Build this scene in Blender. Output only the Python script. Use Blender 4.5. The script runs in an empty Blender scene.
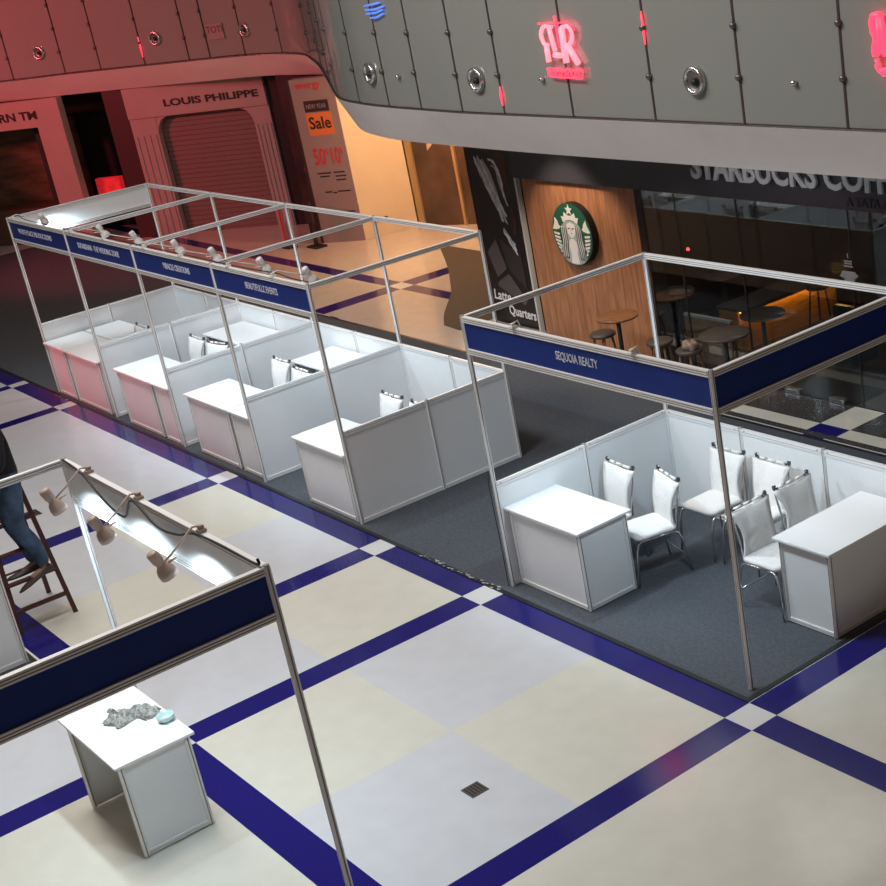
import bpy, bmesh, math, random
from mathutils import Vector as V, Matrix as X4
random.seed(7)
PI = math.pi
scn = bpy.context.scene
COL = scn.collection

# ------------------------------------------------------------------ materials
MATS = {}
def mat(name, rgb, rough=.5, metal=0., noise=0., nscale=20., emit=0., bump=0., bscale=60., spec=.5, coat=0., stretch=None):
    if name in MATS: return MATS[name]
    m = bpy.data.materials.new(name); m.use_nodes = True
    nt = m.node_tree; b = nt.nodes['Principled BSDF']
    b.inputs['Base Color'].default_value = (*rgb, 1)
    b.inputs['Roughness'].default_value = rough
    b.inputs['Metallic'].default_value = metal
    b.inputs['Specular IOR Level'].default_value = spec
    b.inputs['Coat Weight'].default_value = coat
    if emit:
        b.inputs['Emission Color'].default_value = (*rgb, 1); b.inputs['Emission Strength'].default_value = emit
    if noise or bump:
        tc = nt.nodes.new('ShaderNodeTexCoord'); src = tc.outputs['Object']
        if stretch:
            mp = nt.nodes.new('ShaderNodeMapping'); mp.inputs['Scale'].default_value = stretch
            nt.links.new(src, mp.inputs['Vector']); src = mp.outputs['Vector']
    if noise:
        n = nt.nodes.new('ShaderNodeTexNoise'); n.inputs['Scale'].default_value = nscale; n.inputs['Detail'].default_value = 6
        nt.links.new(src, n.inputs['Vector'])
        r = nt.nodes.new('ShaderNodeValToRGB')
        r.color_ramp.elements[0].position = .3; r.color_ramp.elements[1].position = .7
        r.color_ramp.elements[0].color = (*[c*(1-noise) for c in rgb], 1)
        r.color_ramp.elements[1].color = (*[min(1, c*(1+noise)) for c in rgb], 1)
        nt.links.new(n.outputs['Fac'], r.inputs['Fac']); nt.links.new(r.outputs['Color'], b.inputs['Base Color'])
    if bump:
        n2 = nt.nodes.new('ShaderNodeTexNoise'); n2.inputs['Scale'].default_value = bscale; n2.inputs['Detail'].default_value = 4
        nt.links.new(src, n2.inputs['Vector'])
        bp = nt.nodes.new('ShaderNodeBump'); bp.inputs['Strength'].default_value = bump; bp.inputs['Distance'].default_value = .02
        nt.links.new(n2.outputs['Fac'], bp.inputs['Height']); nt.links.new(bp.outputs['Normal'], b.inputs['Normal'])
    MATS[name] = m
    return m

def glass(name, tint, body, bodymix, rough=.03, refl=.5):
    m = bpy.data.materials.new(name); m.use_nodes = True
    nt = m.node_tree; nt.nodes.clear()
    out = nt.nodes.new('ShaderNodeOutputMaterial')
    tr = nt.nodes.new('ShaderNodeBsdfTransparent'); tr.inputs['Color'].default_value = (*tint, 1)
    gl = nt.nodes.new('ShaderNodeBsdfGlossy'); gl.inputs['Roughness'].default_value = rough
    df = nt.nodes.new('ShaderNodeBsdfDiffuse'); df.inputs['Color'].default_value = (*body, 1)
    lw = nt.nodes.new('ShaderNodeLayerWeight')
    pw = nt.nodes.new('ShaderNodeMath'); pw.operation = 'POWER'; pw.inputs[1].default_value = 2.5; nt.links.new(lw.outputs['Facing'], pw.inputs[0])
    fr = nt.nodes.new('ShaderNodeMath'); fr.operation = 'MULTIPLY_ADD'; fr.inputs[1].default_value = refl; fr.inputs[2].default_value = .05; nt.links.new(pw.outputs[0], fr.inputs[0])
    m1 = nt.nodes.new('ShaderNodeMixShader'); m1.inputs[0].default_value = bodymix
    nt.links.new(tr.outputs[0], m1.inputs[1]); nt.links.new(df.outputs[0], m1.inputs[2])
    m2 = nt.nodes.new('ShaderNodeMixShader')
    nt.links.new(fr.outputs[0], m2.inputs[0]); nt.links.new(m1.outputs[0], m2.inputs[1]); nt.links.new(gl.outputs[0], m2.inputs[2])
    nt.links.new(m2.outputs[0], out.inputs['Surface'])
    MATS[name] = m
    return m

ALU = mat('aluminium', (.82, .81, .80), .40, .08)
GROOVE = mat('groove', (.33, .295, .27), .7)
PANEL = mat('white_panel', (.80, .81, .82), .45, noise=.02, nscale=3)
TOPW = mat('white_laminate', (.86, .86, .86), .35)
BLUE = mat('fascia_blue', (.006, .025, .185), .5, noise=.08, nscale=4, spec=.25)
TEXTW = mat('text_white', (.62, .62, .70), .5)
FAB = mat('white_fabric', (.80, .79, .77), .85, bump=.7, bscale=10)
CHROME = mat('chrome', (.62, .62, .63), .22, .9)
CLIP = mat('dark_clip', (.09, .085, .08), .4, .4)
CARPET = mat('carpet_grey', (.088, .098, .115), .95, noise=.16, nscale=38, bump=.5, bscale=160, spec=.1)
TAPE = mat('black_tape', (.012, .012, .013), .5)
TCREAM = mat('tile_cream', (.66, .645, .565), .14, noise=.03, nscale=5)
TWHITE = mat('tile_white', (.60, .61, .64), .14, noise=.03, nscale=5)
TBLUE = mat('tile_blue', (.012, .010, .14), .12, noise=.15, nscale=60)
TSQ = mat('tile_square', (.66, .66, .66), .14)
TDARK = mat('tile_granite', (.060, .058, .058), .15, noise=.3, nscale=50)
TTAN = mat('tile_tan', (.56, .50, .44), .14, noise=.04, nscale=4)
BLACK = mat('black', (.008, .008, .009), .5)
DARK = mat('dark_brown', (.022, .014, .012), .6)

# ------------------------------------------------------------------ mesh builder
def profile_frame(p0, p1):
    d = (V(p1)-V(p0)).normalized()
    up = V((0, 0, 1)) if abs(d.z) < .95 else V((0, 1, 0))
    a = d.cross(up).normalized(); b = a.cross(d).normalized()
    return d, a, b

class MB:
    def __init__(s): s.v = []; s.f = []; s.m = []; s.s = []
    def add(s, vs, fs, mi=0, M=None, smooth=False):
        o = len(s.v)
        for p in vs:
            p = V(p); s.v.append(M @ p if M else p)
        for f in fs:
            s.f.append([i+o for i in f]); s.m.append(mi); s.s.append(smooth)
        return s
    def box(s, a, b, mi=0, M=None):
        x0, y0, z0 = a; x1, y1, z1 = b
        vs = [(x0,y0,z0),(x1,y0,z0),(x1,y1,z0),(x0,y1,z0),(x0,y0,z1),(x1,y0,z1),(x1,y1,z1),(x0,y1,z1)]
        return s.add(vs, [(0,3,2,1),(4,5,6,7),(0,1,5,4),(1,2,6,5),(2,3,7,6),(3,0,4,7)], mi, M)
    def tube(s, pts, r, n=8, mi=0, M=None, closed=False, smooth=True):
        pts = [V(p) for p in pts]; k = len(pts)
        rs = r if isinstance(r, (list, tuple)) else [r]*k
        vs = []; prev = None
        for i, p in enumerate(pts):
            if closed: d = pts[(i+1) % k]-pts[i-1]
            else: d = (pts[min(i+1, k-1)]-pts[max(i-1, 0)])
            d.normalize()
            if prev is None:
                a = d.orthogonal().normalized()
            else:
                a = (prev-d*prev.dot(d))
                a = a.normalized() if a.length > 1e-6 else d.orthogonal().normalized()
            prev = a; b = d.cross(a)
            for j in range(n):
                t = 2*PI*(j+.5)/n
                vs.append(p+(a*math.cos(t)+b*math.sin(t))*rs[i])
        fs = []
        for i in range(k if closed else k-1):
            for j in range(n):
                fs.append((i*n+j, i*n+(j+1) % n, ((i+1) % k)*n+(j+1) % n, ((i+1) % k)*n+j))
        s.add(vs, fs, mi, M, smooth)
        if not closed:
            s.add(vs[:n], [tuple(range(n-1, -1, -1))], mi, M); s.add(vs[-n:], [tuple(range(n))], mi, M)
        return s
    def lathe(s, prof, n=24, mi=0, M=None, smooth=True):
        vs = []; fs = []; k = len(prof)
        for r, z in prof:
            for j in range(n):
                t = 2*PI*j/n; vs.append((max(r, 1e-4)*math.cos(t), max(r, 1e-4)*math.sin(t), z))
        for i in range(k-1):
            for j in range(n):
                fs.append((i*n+j, i*n+(j+1) % n, (i+1)*n+(j+1) % n, (i+1)*n+j))
        return s.add(vs, fs, mi, M, smooth)
    def prism(s, poly, vec, mi=0, M=None):          # poly: 3D points, extruded along vec
        poly = [V(p) for p in poly]; vec = V(vec); n = len(poly)
        nrm = V((0, 0, 0))
        for i in range(n): nrm += poly[i].cross(poly[(i+1) % n])
        if nrm.dot(vec) < 0: poly.reverse()
        vs = poly+[p+vec for p in poly]
        fs = [tuple(range(n-1, -1, -1)), tuple(range(n, 2*n))]+[(i, (i+1) % n, n+(i+1) % n, n+i) for i in range(n)]
        return s.add(vs, fs, mi, M)
    def extr(s, prof, p0, p1, mi=0, gmi=None, gidx=()):   # 2D profile swept from p0 to p1
        d, a, b = profile_frame(p0, p1); p0 = V(p0); p1 = V(p1); n = len(prof)
        vs = [p0+a*x+b*y for x, y in prof]+[p1+a*x+b*y for x, y in prof]
        s.add(vs, [tuple(range(n-1, -1, -1)), tuple(range(n, 2*n))], mi)
        for i in range(n):
            s.add(vs, [(i, (i+1) % n, n+(i+1) % n, n+i)], gmi if (gmi is not None and i in gidx) else mi)
        return s
    def build(s, name, mats, parent=None, loc=None, rot=None, bevel=0, fix=True):
        me = bpy.data.meshes.new(name)
        me.from_pydata([tuple(p) for p in s.v], [], s.f)
        ms = mats if isinstance(mats, (list, tuple)) else [mats]
        for m in ms: me.materials.append(m)
        for p, mi, sm in zip(me.polygons, s.m, s.s): p.material_index = mi; p.use_smooth = sm
        if fix:
            bm = bmesh.new(); bm.from_mesh(me)
            bmesh.ops.remove_doubles(bm, verts=bm.verts, dist=1e-5)
            bmesh.ops.recalc_face_normals(bm, faces=bm.faces); bm.to_mesh(me); bm.free()
        me.update()
        o = bpy.data.objects.new(name, me); COL.objects.link(o)
        if parent: o.parent = parent
        if loc: o.location = loc
        if rot: o.rotation_euler = rot
        if bevel:
            b = o.modifiers.new('b', 'BEVEL'); b.width = bevel; b.segments = 2; b.limit_method = 'ANGLE'
        return o

def tag(o, label=None, cat=None, group=None, kind=None):
    if label: o['label'] = label
    if cat: o['category'] = cat
    if group: o['group'] = group
    if kind: o['kind'] = kind
    return o
def thing(name, label, cat, loc=(0, 0, 0), rz=0, group=None):
    o = bpy.data.objects.new(name, None); COL.objects.link(o); o.empty_display_size = .1
    o.location = loc; o.rotation_euler = (0, 0, rz)
    return tag(o, label, cat, group)
def struct(o): o['kind'] = 'structure'; return o
def dup(root, loc, rz=0, label=None, group=None):
    r = root.copy(); COL.objects.link(r); r.location = loc; r.rotation_euler = (0, 0, rz)
    if label: r['label'] = label
    if group: r['group'] = group
    for ch in list(root.children):
        c = ch.copy(); COL.objects.link(c); c.parent = r
        for g in list(ch.children):
            d = g.copy(); COL.objects.link(d); d.parent = c
    return r

def text_geo(body, size=1., extrude=.01, bold=0., align='LEFT', width=None, shear=0.):
    cu = bpy.data.curves.new('t', 'FONT'); cu.body = body; cu.size = size; cu.extrude = extrude
    cu.offset = bold; cu.align_x = align; cu.resolution_u = 3; cu.shear = shear
    ob = bpy.data.objects.new('t', cu); COL.objects.link(ob)
    bpy.context.view_layer.update()
    me = bpy.data.meshes.new_from_object(ob.evaluated_get(bpy.context.evaluated_depsgraph_get()))
    vs = [v.co.copy() for v in me.vertices]; fs = [tuple(p.vertices) for p in me.polygons]
    bpy.data.objects.remove(ob); bpy.data.curves.remove(cu); bpy.data.meshes.remove(me)
    if width and vs:
        x0 = min(v.x for v in vs); x1 = max(v.x for v in vs); k = width/(x1-x0)
        for v in vs: v.x = (v.x-x0)*k if align == 'LEFT' else v.x*k
    return vs, fs
def basis(o, x, y):
    x = V(x).normalized(); y = V(y).normalized(); z = x.cross(y)
    return X4(((x.x, y.x, z.x, o[0]), (x.y, y.y, z.y, o[1]), (x.z, y.z, z.z, o[2]), (0, 0, 0, 1)))
def spl(pts, k=6):
    P = [V(p) for p in pts]; out = []
    for i in range(len(P)-1):
        a = P[max(i-1, 0)]; b = P[i]; c = P[i+1]; d = P[min(i+2, len(P)-1)]
        for j in range(k):
            t = j/k
            out.append(.5*((2*b)+(c-a)*t+(2*a-5*b+4*c-d)*t*t+(3*b-a-3*c+d)*t**3))
    out.append(P[-1]); return out

# ------------------------------------------------------------------ camera
R = [[0.6507333636954308, 0.7468962588767304, -0.13671893742117222],
     [0.20885611159004375, -0.3491786533607902, -0.9134842049475365],
     [-0.7300172696759422, 0.565880063717648, -0.38321604802225245]]
cd = bpy.data.cameras.new('camera'); cam = bpy.data.objects.new('camera', cd); COL.objects.link(cam)
cam.matrix_world = X4(((R[0][0], -R[1][0], -R[2][0], 10.301072565632921),
                       (R[0][1], -R[1][1], -R[2][1], -6.353899671877436),
                       (R[0][2], -R[1][2], -R[2][2], 5.703247777880558), (0, 0, 0, 1)))
cd.sensor_width = 36; cd.lens = 1501.55*36/886; cd.shift_x = -203.645/886; cd.shift_y = 48.628/886; cd.clip_end = 200
scn.camera = cam

# ------------------------------------------------------------------ floor
def floor():
    rects = [(-40, 14, -16, 16, 1)]
    A = rects.append
    A((.04, 1.58, -3.09, -1.74, 0)); A((1.58, 3.12, -1.74, -.39, 0))
    A((-1.74, -.25, -1.74, -.39, 0)); A((-5.1, -3.55, -1.74, -.39, 0)); A((-3.55, -2.03, -3.09, -1.74, 0))
    A((3.4, 14, -3.09, 4, 0)); A((.04, 3.12, -9, -3.37, 0)); A((-5.1, -2.03, -9, -3.37, 0))
    A((-40, -6, 4.0, 16, 5)); A((-6, 14, 4.0, 4.87, 4)); A((-6, 14, 4.87, 16, 6)); A((-9.0, -6, 3.6, 4.9, 5))
    for y0, y1 in ((-.39, -.14), (-3.37, -3.09)): A((-40, 14, y0, y1, 2))
    bx = ((-12.06, -11.85), (-10.22, -9.97), (-5.4, -5.1), (-2.03, -1.74), (-.25, .04), (3.12, 3.4))
    for x0, x1 in bx:
        A((x0, x1, -16, 4.0, 2))
        for y0, y1 in ((-.39, -.14), (-3.37, -3.09)): A((x0, x1, y0, y1, 3))
    A((-40, -6.2, 5.42, 5.68, 2)); A((-10.85, -10.45, 4.0, 7.2, 2)); A((-10.85, -10.45, 5.42, 5.68, 3))
    A((-4.5, -.30, 4.10, 4.31, 0)); A((.12, 14, 4.10, 4.31, 0)); A((-.30, .12, 4.10, 4.31, 2)); A((-.30, .12, 4.31, 4.87, 0))
    xs = sorted({r[0] for r in rects}|{r[1] for r in rects}); ys = sorted({r[2] for r in rects}|{r[3] for r in rects})
    b = MB()
    for i in range(len(xs)-1):
        for j in range(len(ys)-1):
            cx = (xs[i]+xs[i+1])/2; cy = (ys[j]+ys[j+1])/2; mi = 1
            for x0, x1, y0, y1, m in rects:
                if x0 < cx < x1 and y0 < cy < y1: mi = m
            b.add([(xs[i], ys[j], 0), (xs[i+1], ys[j], 0), (xs[i+1], ys[j+1], 0), (xs[i], ys[j+1], 0)], [(0, 1, 2, 3)], mi)
    # slab underneath
    b.box((-40, -16, -.2), (14, 16, -.001), 4)
    return struct(b.build('floor', [TCREAM, TWHITE, TBLUE, TSQ, TDARK, TTAN, DARK]))
floor()

def carpet(x0, x1, y0, y1, label, tear=None):
    t = thing('carpet', label, 'carpet', ((x0+x1)/2, (y0+y1)/2, 0))
    w = (x1-x0)/2; d = (y1-y0)/2
    MB().box((-w, -d, .0005), (w, d, .006)).build('pile', CARPET, t)
    b = MB(); q = .045
    for a, c in (((-w-q, -d-q, .0005), (w+q, -d, .008)), ((-w-q, d, .0005), (w+q, d+q, .008)), ((-w-q, -d, .0005), (-w, d, .008)), ((w, -d, .0005), (w+q, d, .008))): b.box(a, c)
    tp = b.build('edge_tape', TAPE, t); tp['label'] = 'black tape edging'
    if tear:
        b = MB()
        for i in range(26):
            x = tear[0]+(tear[1]-tear[0])*i/25+random.uniform(-.02, .02); y = -d-.02+random.uniform(-.025, .025)
            s = random.uniform(.008, .03)
            b.prism([(x-s-tear[2], y, .008), (x-tear[2], y-s*.5, .008), (x+s-tear[2], y+s*.3, .008), (x-tear[2]+.01, y+s*.6, .008)], (0, 0, .004))
        z = b.build('scuffed_tape', mat('scuff', (.42, .41, .38), .8), t); z['label'] = 'pale torn scraps along the tape'; z['kind'] = 'stuff'
    return t
carpet(-22.5, 3.065, -.10, 3.92, 'long grey carpet laid under the white booths', tear=(-1.3, -.05, -9.7175))
carpet(-7.5, -2.45, -6.5, -3.44, 'black-edged grey carpet at the left edge beside the ladder')

# floor hatch and floor socket
def floor_plate(x, y, w, d, label):
    t = thing('floor_plate', label, 'floor plate', (x, y, 0))
    MB().box((-w, -d, .0005), (w, d, .005)).build('frame', mat('plate', (.12, .11, .10), .4, .5), t)
    b = MB()
    for i in range(5): b.box((-w*.8, -d*.8+i*d*.36, .005), (w*.8, -d*.8+i*d*.36+d*.16, .0065))
    b.build('grille', BLACK, t)
floor_plate(2.377, -2.084, .075, .07, 'small dark square floor socket in the cream tiles of the aisle')
floor_plate(-6.318, -2.088, .11, .08, 'small grey floor vent behind the ladder')

# ------------------------------------------------------------------ booth system
def post_prof(r=.02, g=.0045, dp=.006):
    pts = []; gi = []
    for k in range(8):
        t = 2*PI*k/8; c = r
        nx, ny = math.cos(t), math.sin(t); tx, ty = -ny, nx
        hw = r*math.tan(PI/8)
        pts.append((nx*c-tx*hw, ny*c-ty*hw))
        if k % 2 == 0:
            for s_, dd in ((-g, 0), (-g, dp), (g, dp), (g, 0)):
                if dd: gi.append(len(pts))
                pts.append((nx*(c-dd)+tx*s_, ny*(c-dd)+ty*s_))
    return pts, gi
PP, PGI = post_prof()
def post(x, y, h, parent, z0=.009):
    b = MB(); gi = set(PGI)|{i-1 for i in PGI}
    b.extr(PP, (x, y, z0), (x, y, h), 0, 1, gi)
    b.lathe([(.0, h+.006), (.018, h+.006), (.02, h), (.018, h-.001)], 8, 1, X4.Translation((x, y, 0)))
    return b.build('post', [ALU, GROOVE], parent, fix=False)
BPR = [(-.018, -.024), (.018, -.024), (.018, -.012), (.013, -.012), (.013, -.005), (.018, -.005), (.018, .005), (.013, .005), (.013, .012), (.018, .012), (.018, .024), (-.018, .024),
       (-.018, .012), (-.013, .012), (-.013, .005), (-.018, .005), (-.018, -.005), (-.013, -.005), (-.013, -.012), (-.018, -.012)]
BGI = {2, 3, 4, 6, 7, 8, 12, 13, 14, 16, 17, 18}
def beam(p0, p1, parent, name='beam'):
    p0 = V(p0); p1 = V(p1); d = (p1-p0).normalized()*.021
    return MB().extr(BPR, p0+d, p1-d, 0, 1, BGI).build(name, [ALU, GROOVE], parent, fix=False)
def wall_panel(p0, p1, parent, h=1.0):
    p0 = V((*p0, 0)); p1 = V((*p1, 0)); d = (p1-p0).normalized(); n = d.cross(V((0, 0, 1)))
    L = (p1-p0).length; M = basis(p0, d, (0, 0, 1))
    b = MB(); e = .021
    b.box((e, .045, -.004), (L-e, h-.04, .004), 0, M)
    b.box((e, .012, -.013), (L-e, .052, .013), 1, M); b.box((e, h-.048, -.013), (L-e, h, .013), 1, M)
    b.box((e, h-.030, -.0135), (L-e, h-.026, .0135), 2, M)
    for x in (.06, L-.06): b.lathe([(.0, .006), (.006, .006), (.006, -.006), (0, -.006)], 8, 2, M @ X4.Translation((x, h-.014, .012)))
    return b.build('wall_panel', [PANEL, ALU, GROOVE], parent)
def wall_run(p0, p1, parent, h=1.0, n=2, ends=(False, False)):
    p0 = V(p0); p1 = V(p1)
    for i in range(n):
        a = p0+(p1-p0)*i/n; c = p0+(p1-p0)*(i+1)/n
        wall_panel(a, c, parent, h)
        if i > 0: post(a.x, a.y, h+.004, parent)
    if ends[0]: post(p0.x, p0.y, h, parent)
    if ends[1]: post(p1.x, p1.y, h, parent)
def fascia(p0, p1, parent, text=None, tx0=0, tx1=0, tz=2.32, th=.07, both=True, facemats=None, z1=2.476, z0=2.2):
    p0 = V((*p0, 0)); p1 = V((*p1, 0)); d = (p1-p0).normalized(); L = (p1-p0).length; M = basis(p0, d, (0, 0, 1))
    # local z points to d x up = outside
    b = MB(); e = .021
    b.box((e, z0+.02, .000), (L-e, z1-.022, .005), 0, M); b.box((e, z0+.02, -.005), (L-e, z1-.022, .000), 1, M)
    f = b.build('fascia_panel', facemats or [BLUE, PANEL], parent)
    beam((p0.x, p0.y, z1), (p1.x, p1.y, z1), parent); beam((p0.x, p0.y, z0), (p1.x, p1.y, z0), parent)
    if text:
        vs, fs = text_geo(text, th*1.38, .0015, .0009, width=(tx1-tx0))
        o = MB().add(vs, fs, 0, M @ X4.Translation((tx0, tz, .0065))).build('lettering', TEXTW, f); o['label'] = 'pale lettering on the blue fascia'
    return f

H = 2.5; ZB = H-.024
# --- row of four joined booths: each booth owns its left posts and partition
XB = [-10.843, -8.763, -6.683, -4.603, -2.522]; YF, YR = -.053, 1.947
ROWTXT = [('WHITE PLACE PRODUCTIONS', -10.52, -9.30), ('SUDARSHAN - THE WEDDING ZONE', -8.40, -7.12), ('MIRACLE CREATIONS', -5.87, -5.19), ('BEAUTIFULLZ EVENTS', -3.87, -3.18)]
ROWLAB = ['white exhibition booth at the far left end of the row, with a white end header',
          'white exhibition booth second from the left in the joined row, fascia text with a dash',
          'white exhibition booth third from the left in the joined row, fascia reading MIRACLE CREATIONS',
          'white exhibition booth at the near right end of the joined row, with grey end wall']
for i in range(4):
    x0, x1 = XB[i], XB[i+1]; cx = (x0+x1)/2
    t = thing('exhibition_booth', ROWLAB[i], 'booth', (cx, .947, 0), 0, 'exhibition booths in the joined row')
    X0, X1, Y0, Y1 = x0-cx, x1-cx, YF-.947, YR-.947
    post(X0, Y0, H, t); post(X0, Y1, H, t)
    wall_run((X0, Y1), (X0, Y0), t)
    wall_run((X0, Y1), (X1, Y1), t)
    beam((X0, Y1, ZB), (X1, Y1, ZB), t)
    if i: beam((X0, Y0, ZB), (X0, Y1, ZB), t)
    tx = ROWTXT[i]
    fascia((X0, Y0), (X1, Y0), t, tx[0], tx[1]-x0, tx[2]-x0, 2.315)
    if i == 0:
        f = fascia((X0, Y1), (X0, Y0), t, facemats=[PANEL, PANEL])
    if i == 3:
        post(X1, Y0, H, t); post(X1, Y1, H, t); wall_run((X1, Y0), (X1, Y1), t); beam((X1, Y0, ZB), (X1, Y1, ZB), t)
# --- corner booth
t = thing('exhibition_booth', 'open corner exhibition booth with blue fascia on two sides reading SEQUOIA REALTY', 'booth', (1.5, 1, 0))
def L2(x, y): return (x-1.5, y-1)
for x, y, h in ((0, 0, H), (3, 0, H), (0, 2, H), (3, 2, H)): post(x-1.5, y-1, h, t)
wall_run(L2(0, 0), L2(0, 2), t); wall_run(L2(0, 2), L2(3, 2), t, n=3)
beam((-1.5, -1, ZB), (-1.5, 1, ZB), t); beam((-1.5, 1, ZB), (1.5, 1, ZB), t)
fascia(L2(0, 0), L2(3, 0), t, 'SEQUOIA REALTY', 1.24, 1.752, 2.318, .07)
fascia(L2(3, 0), L2(3, 2), t)
# --- foreground booth
t = thing('exhibition_booth', 'open exhibition booth in the left foreground with dark fascia and three spotlights', 'booth', (1.6, -4.93, 0))
def L3(x, y): return (x-1.6, y+4.93)
for x, y in ((.1, -3.43), (3.1, -3.43), (.1, -6.43), (3.1, -6.43)): post(x-1.6, y+4.93, H, t)
a = L3(.1, -3.43); b_ = L3(.1, -6.43); beam((*a, ZB), (*b_, ZB), t)
beam((*b_, ZB), (*L3(3.1, -6.43), ZB), t)
fascia(L3(3.1, -6.43), L3(3.1, -3.43), t)
fascia(L3(3.1, -3.43), L3(.1, -3.43), t)
wall_run(b_, L3(3.1, -6.43), t, n=3)
# --- booth end wall next to the ladder, left edge
t = thing('exhibition_booth', 'grey booth side wall at the left edge, in front of the ladder', 'booth', (-2.6, -4.47, 0))
wall_run((0, 1), (0, -1), t, h=1.0, ends=(True, True))

# ------------------------------------------------------------------ counters
def counter(x0, x1, y0, y1, open_side, label, h=.75, group=None):
    cx, cy = (x0+x1)/2, (y0+y1)/2; w, d = (x1-x0)/2, (y1-y0)/2
    t = thing('display_counter', label, 'counter', (cx, cy, .006), 0, group)
    h -= .006
    MB().box((-w, -d, h-.022), (w, d, h)).build('counter_top', TOPW, t, bevel=.003)
    g = .028; W, D_ = w-g, d-g
    for sx in (-1, 1):
        for sy in (-1, 1): post(sx*(W-.02), sy*(D_-.02), h-.022, t)
    def face(n, name):
        M = {'-y': basis((-W+.02, -D_+.02, 0), (1, 0, 0), (0, 0, 1)), '+y': basis((W-.02, D_-.02, 0), (-1, 0, 0), (0, 0, 1)),
             '+x': basis((W-.02, -D_+.02, 0), (0, 1, 0), (0, 0, 1)), '-x': basis((-W+.02, D_-.02, 0), (0, -1, 0), (0, 0, 1))}[n]
        L = 2*(W-.02) if n[1] == 'y' else 2*(D_-.02)
        b = MB(); e = .021
        b.box((e, .04, -.004), (L-e, h-.06, .004), 0, M); b.box((e, .01, -.013), (L-e, .045, .013), 1, M); b.box((e, h-.062, -.013), (L-e, h-.024, .013), 1, M)
        b.box((e, .024, -.0135), (L-e, .027, .0135), 2, M)
        return b.build(name, [PANEL, ALU, GROOVE], t)
    for n in ('-y', '+y', '+x', '-x'):
        if n != open_side: face(n, 'front_panel' if {'-y': '+y', '+y': '-y', '+x': '-x', '-x': '+x'}[n] == open_side else 'side_panel')
    sx = {'-y': (-W+.05, -.02, W-.05, D_-.05), '+y': (-W+.05, -D_+.05, W-.05, .02), '+x': (-W+.05, -D_+.05, .02, D_-.05), '-x': (-.02, -D_+.05, W-.05, D_-.05)}[open_side]
    MB().box((sx[0], sx[1], .30), (sx[2], sx[3], .315)).build('shelf', PANEL, t)
    return t
counter(-.02, 1.035, .045, .635, '+y', 'white counter with bright top beside the left front post of the corner booth')
counter(2.45, 3.055, .885, 1.93, '-x', 'white counter on the right side of the corner booth, facing the side aisle')
counter(.215, 1.235, -4.03, -3.46, '-y', 'white counter carrying a crumpled cloth and a glass bowl')
G = 'front counters of the joined booth row'
counter(-10.80, -10.11, -.10, .48, '+y', 'narrow reddish-lit white counter at the far left front corner of the row', group=G)
counter(-10.09, -8.90, -.10, .48, '+y', 'wide reddish-lit white counter in the farthest booth of the row', group=G)
counter(-8.36, -7.25, -.09, .53, '+y', 'wide white counter in the second booth from the left, beside its entry gap', group=G)
counter(-7.23, -6.72, -.09, .53, '+y', 'narrow white counter against the partition in the second booth from the left', group=G)
counter(-6.32, -5.22, -.06, .54, '+y', 'wide white counter in the third booth, under the MIRACLE CREATIONS fascia', group=G)
counter(-5.20, -4.64, -.06, .54, '+y', 'narrow white counter against the partition in the third booth from the left', group=G)
counter(-3.62, -2.56, -.09, .53, '+y', 'white counter at the near end of the row, beside the grey end wall', group=G)
G = 'back counters of the joined booth row'
counter(-10.79, -9.88, .50, 1.02, '+x', 'white counter behind the front ones in the farthest booth', group=G)
counter(-8.66, -7.56, 1.31, 1.91, '-y', 'white counter at the back wall of the second booth from the left', group=G)
counter(-6.20, -5.10, 1.31, 1.91, '-y', 'white counter at the back wall of the third booth from the left', group=G)

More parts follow.
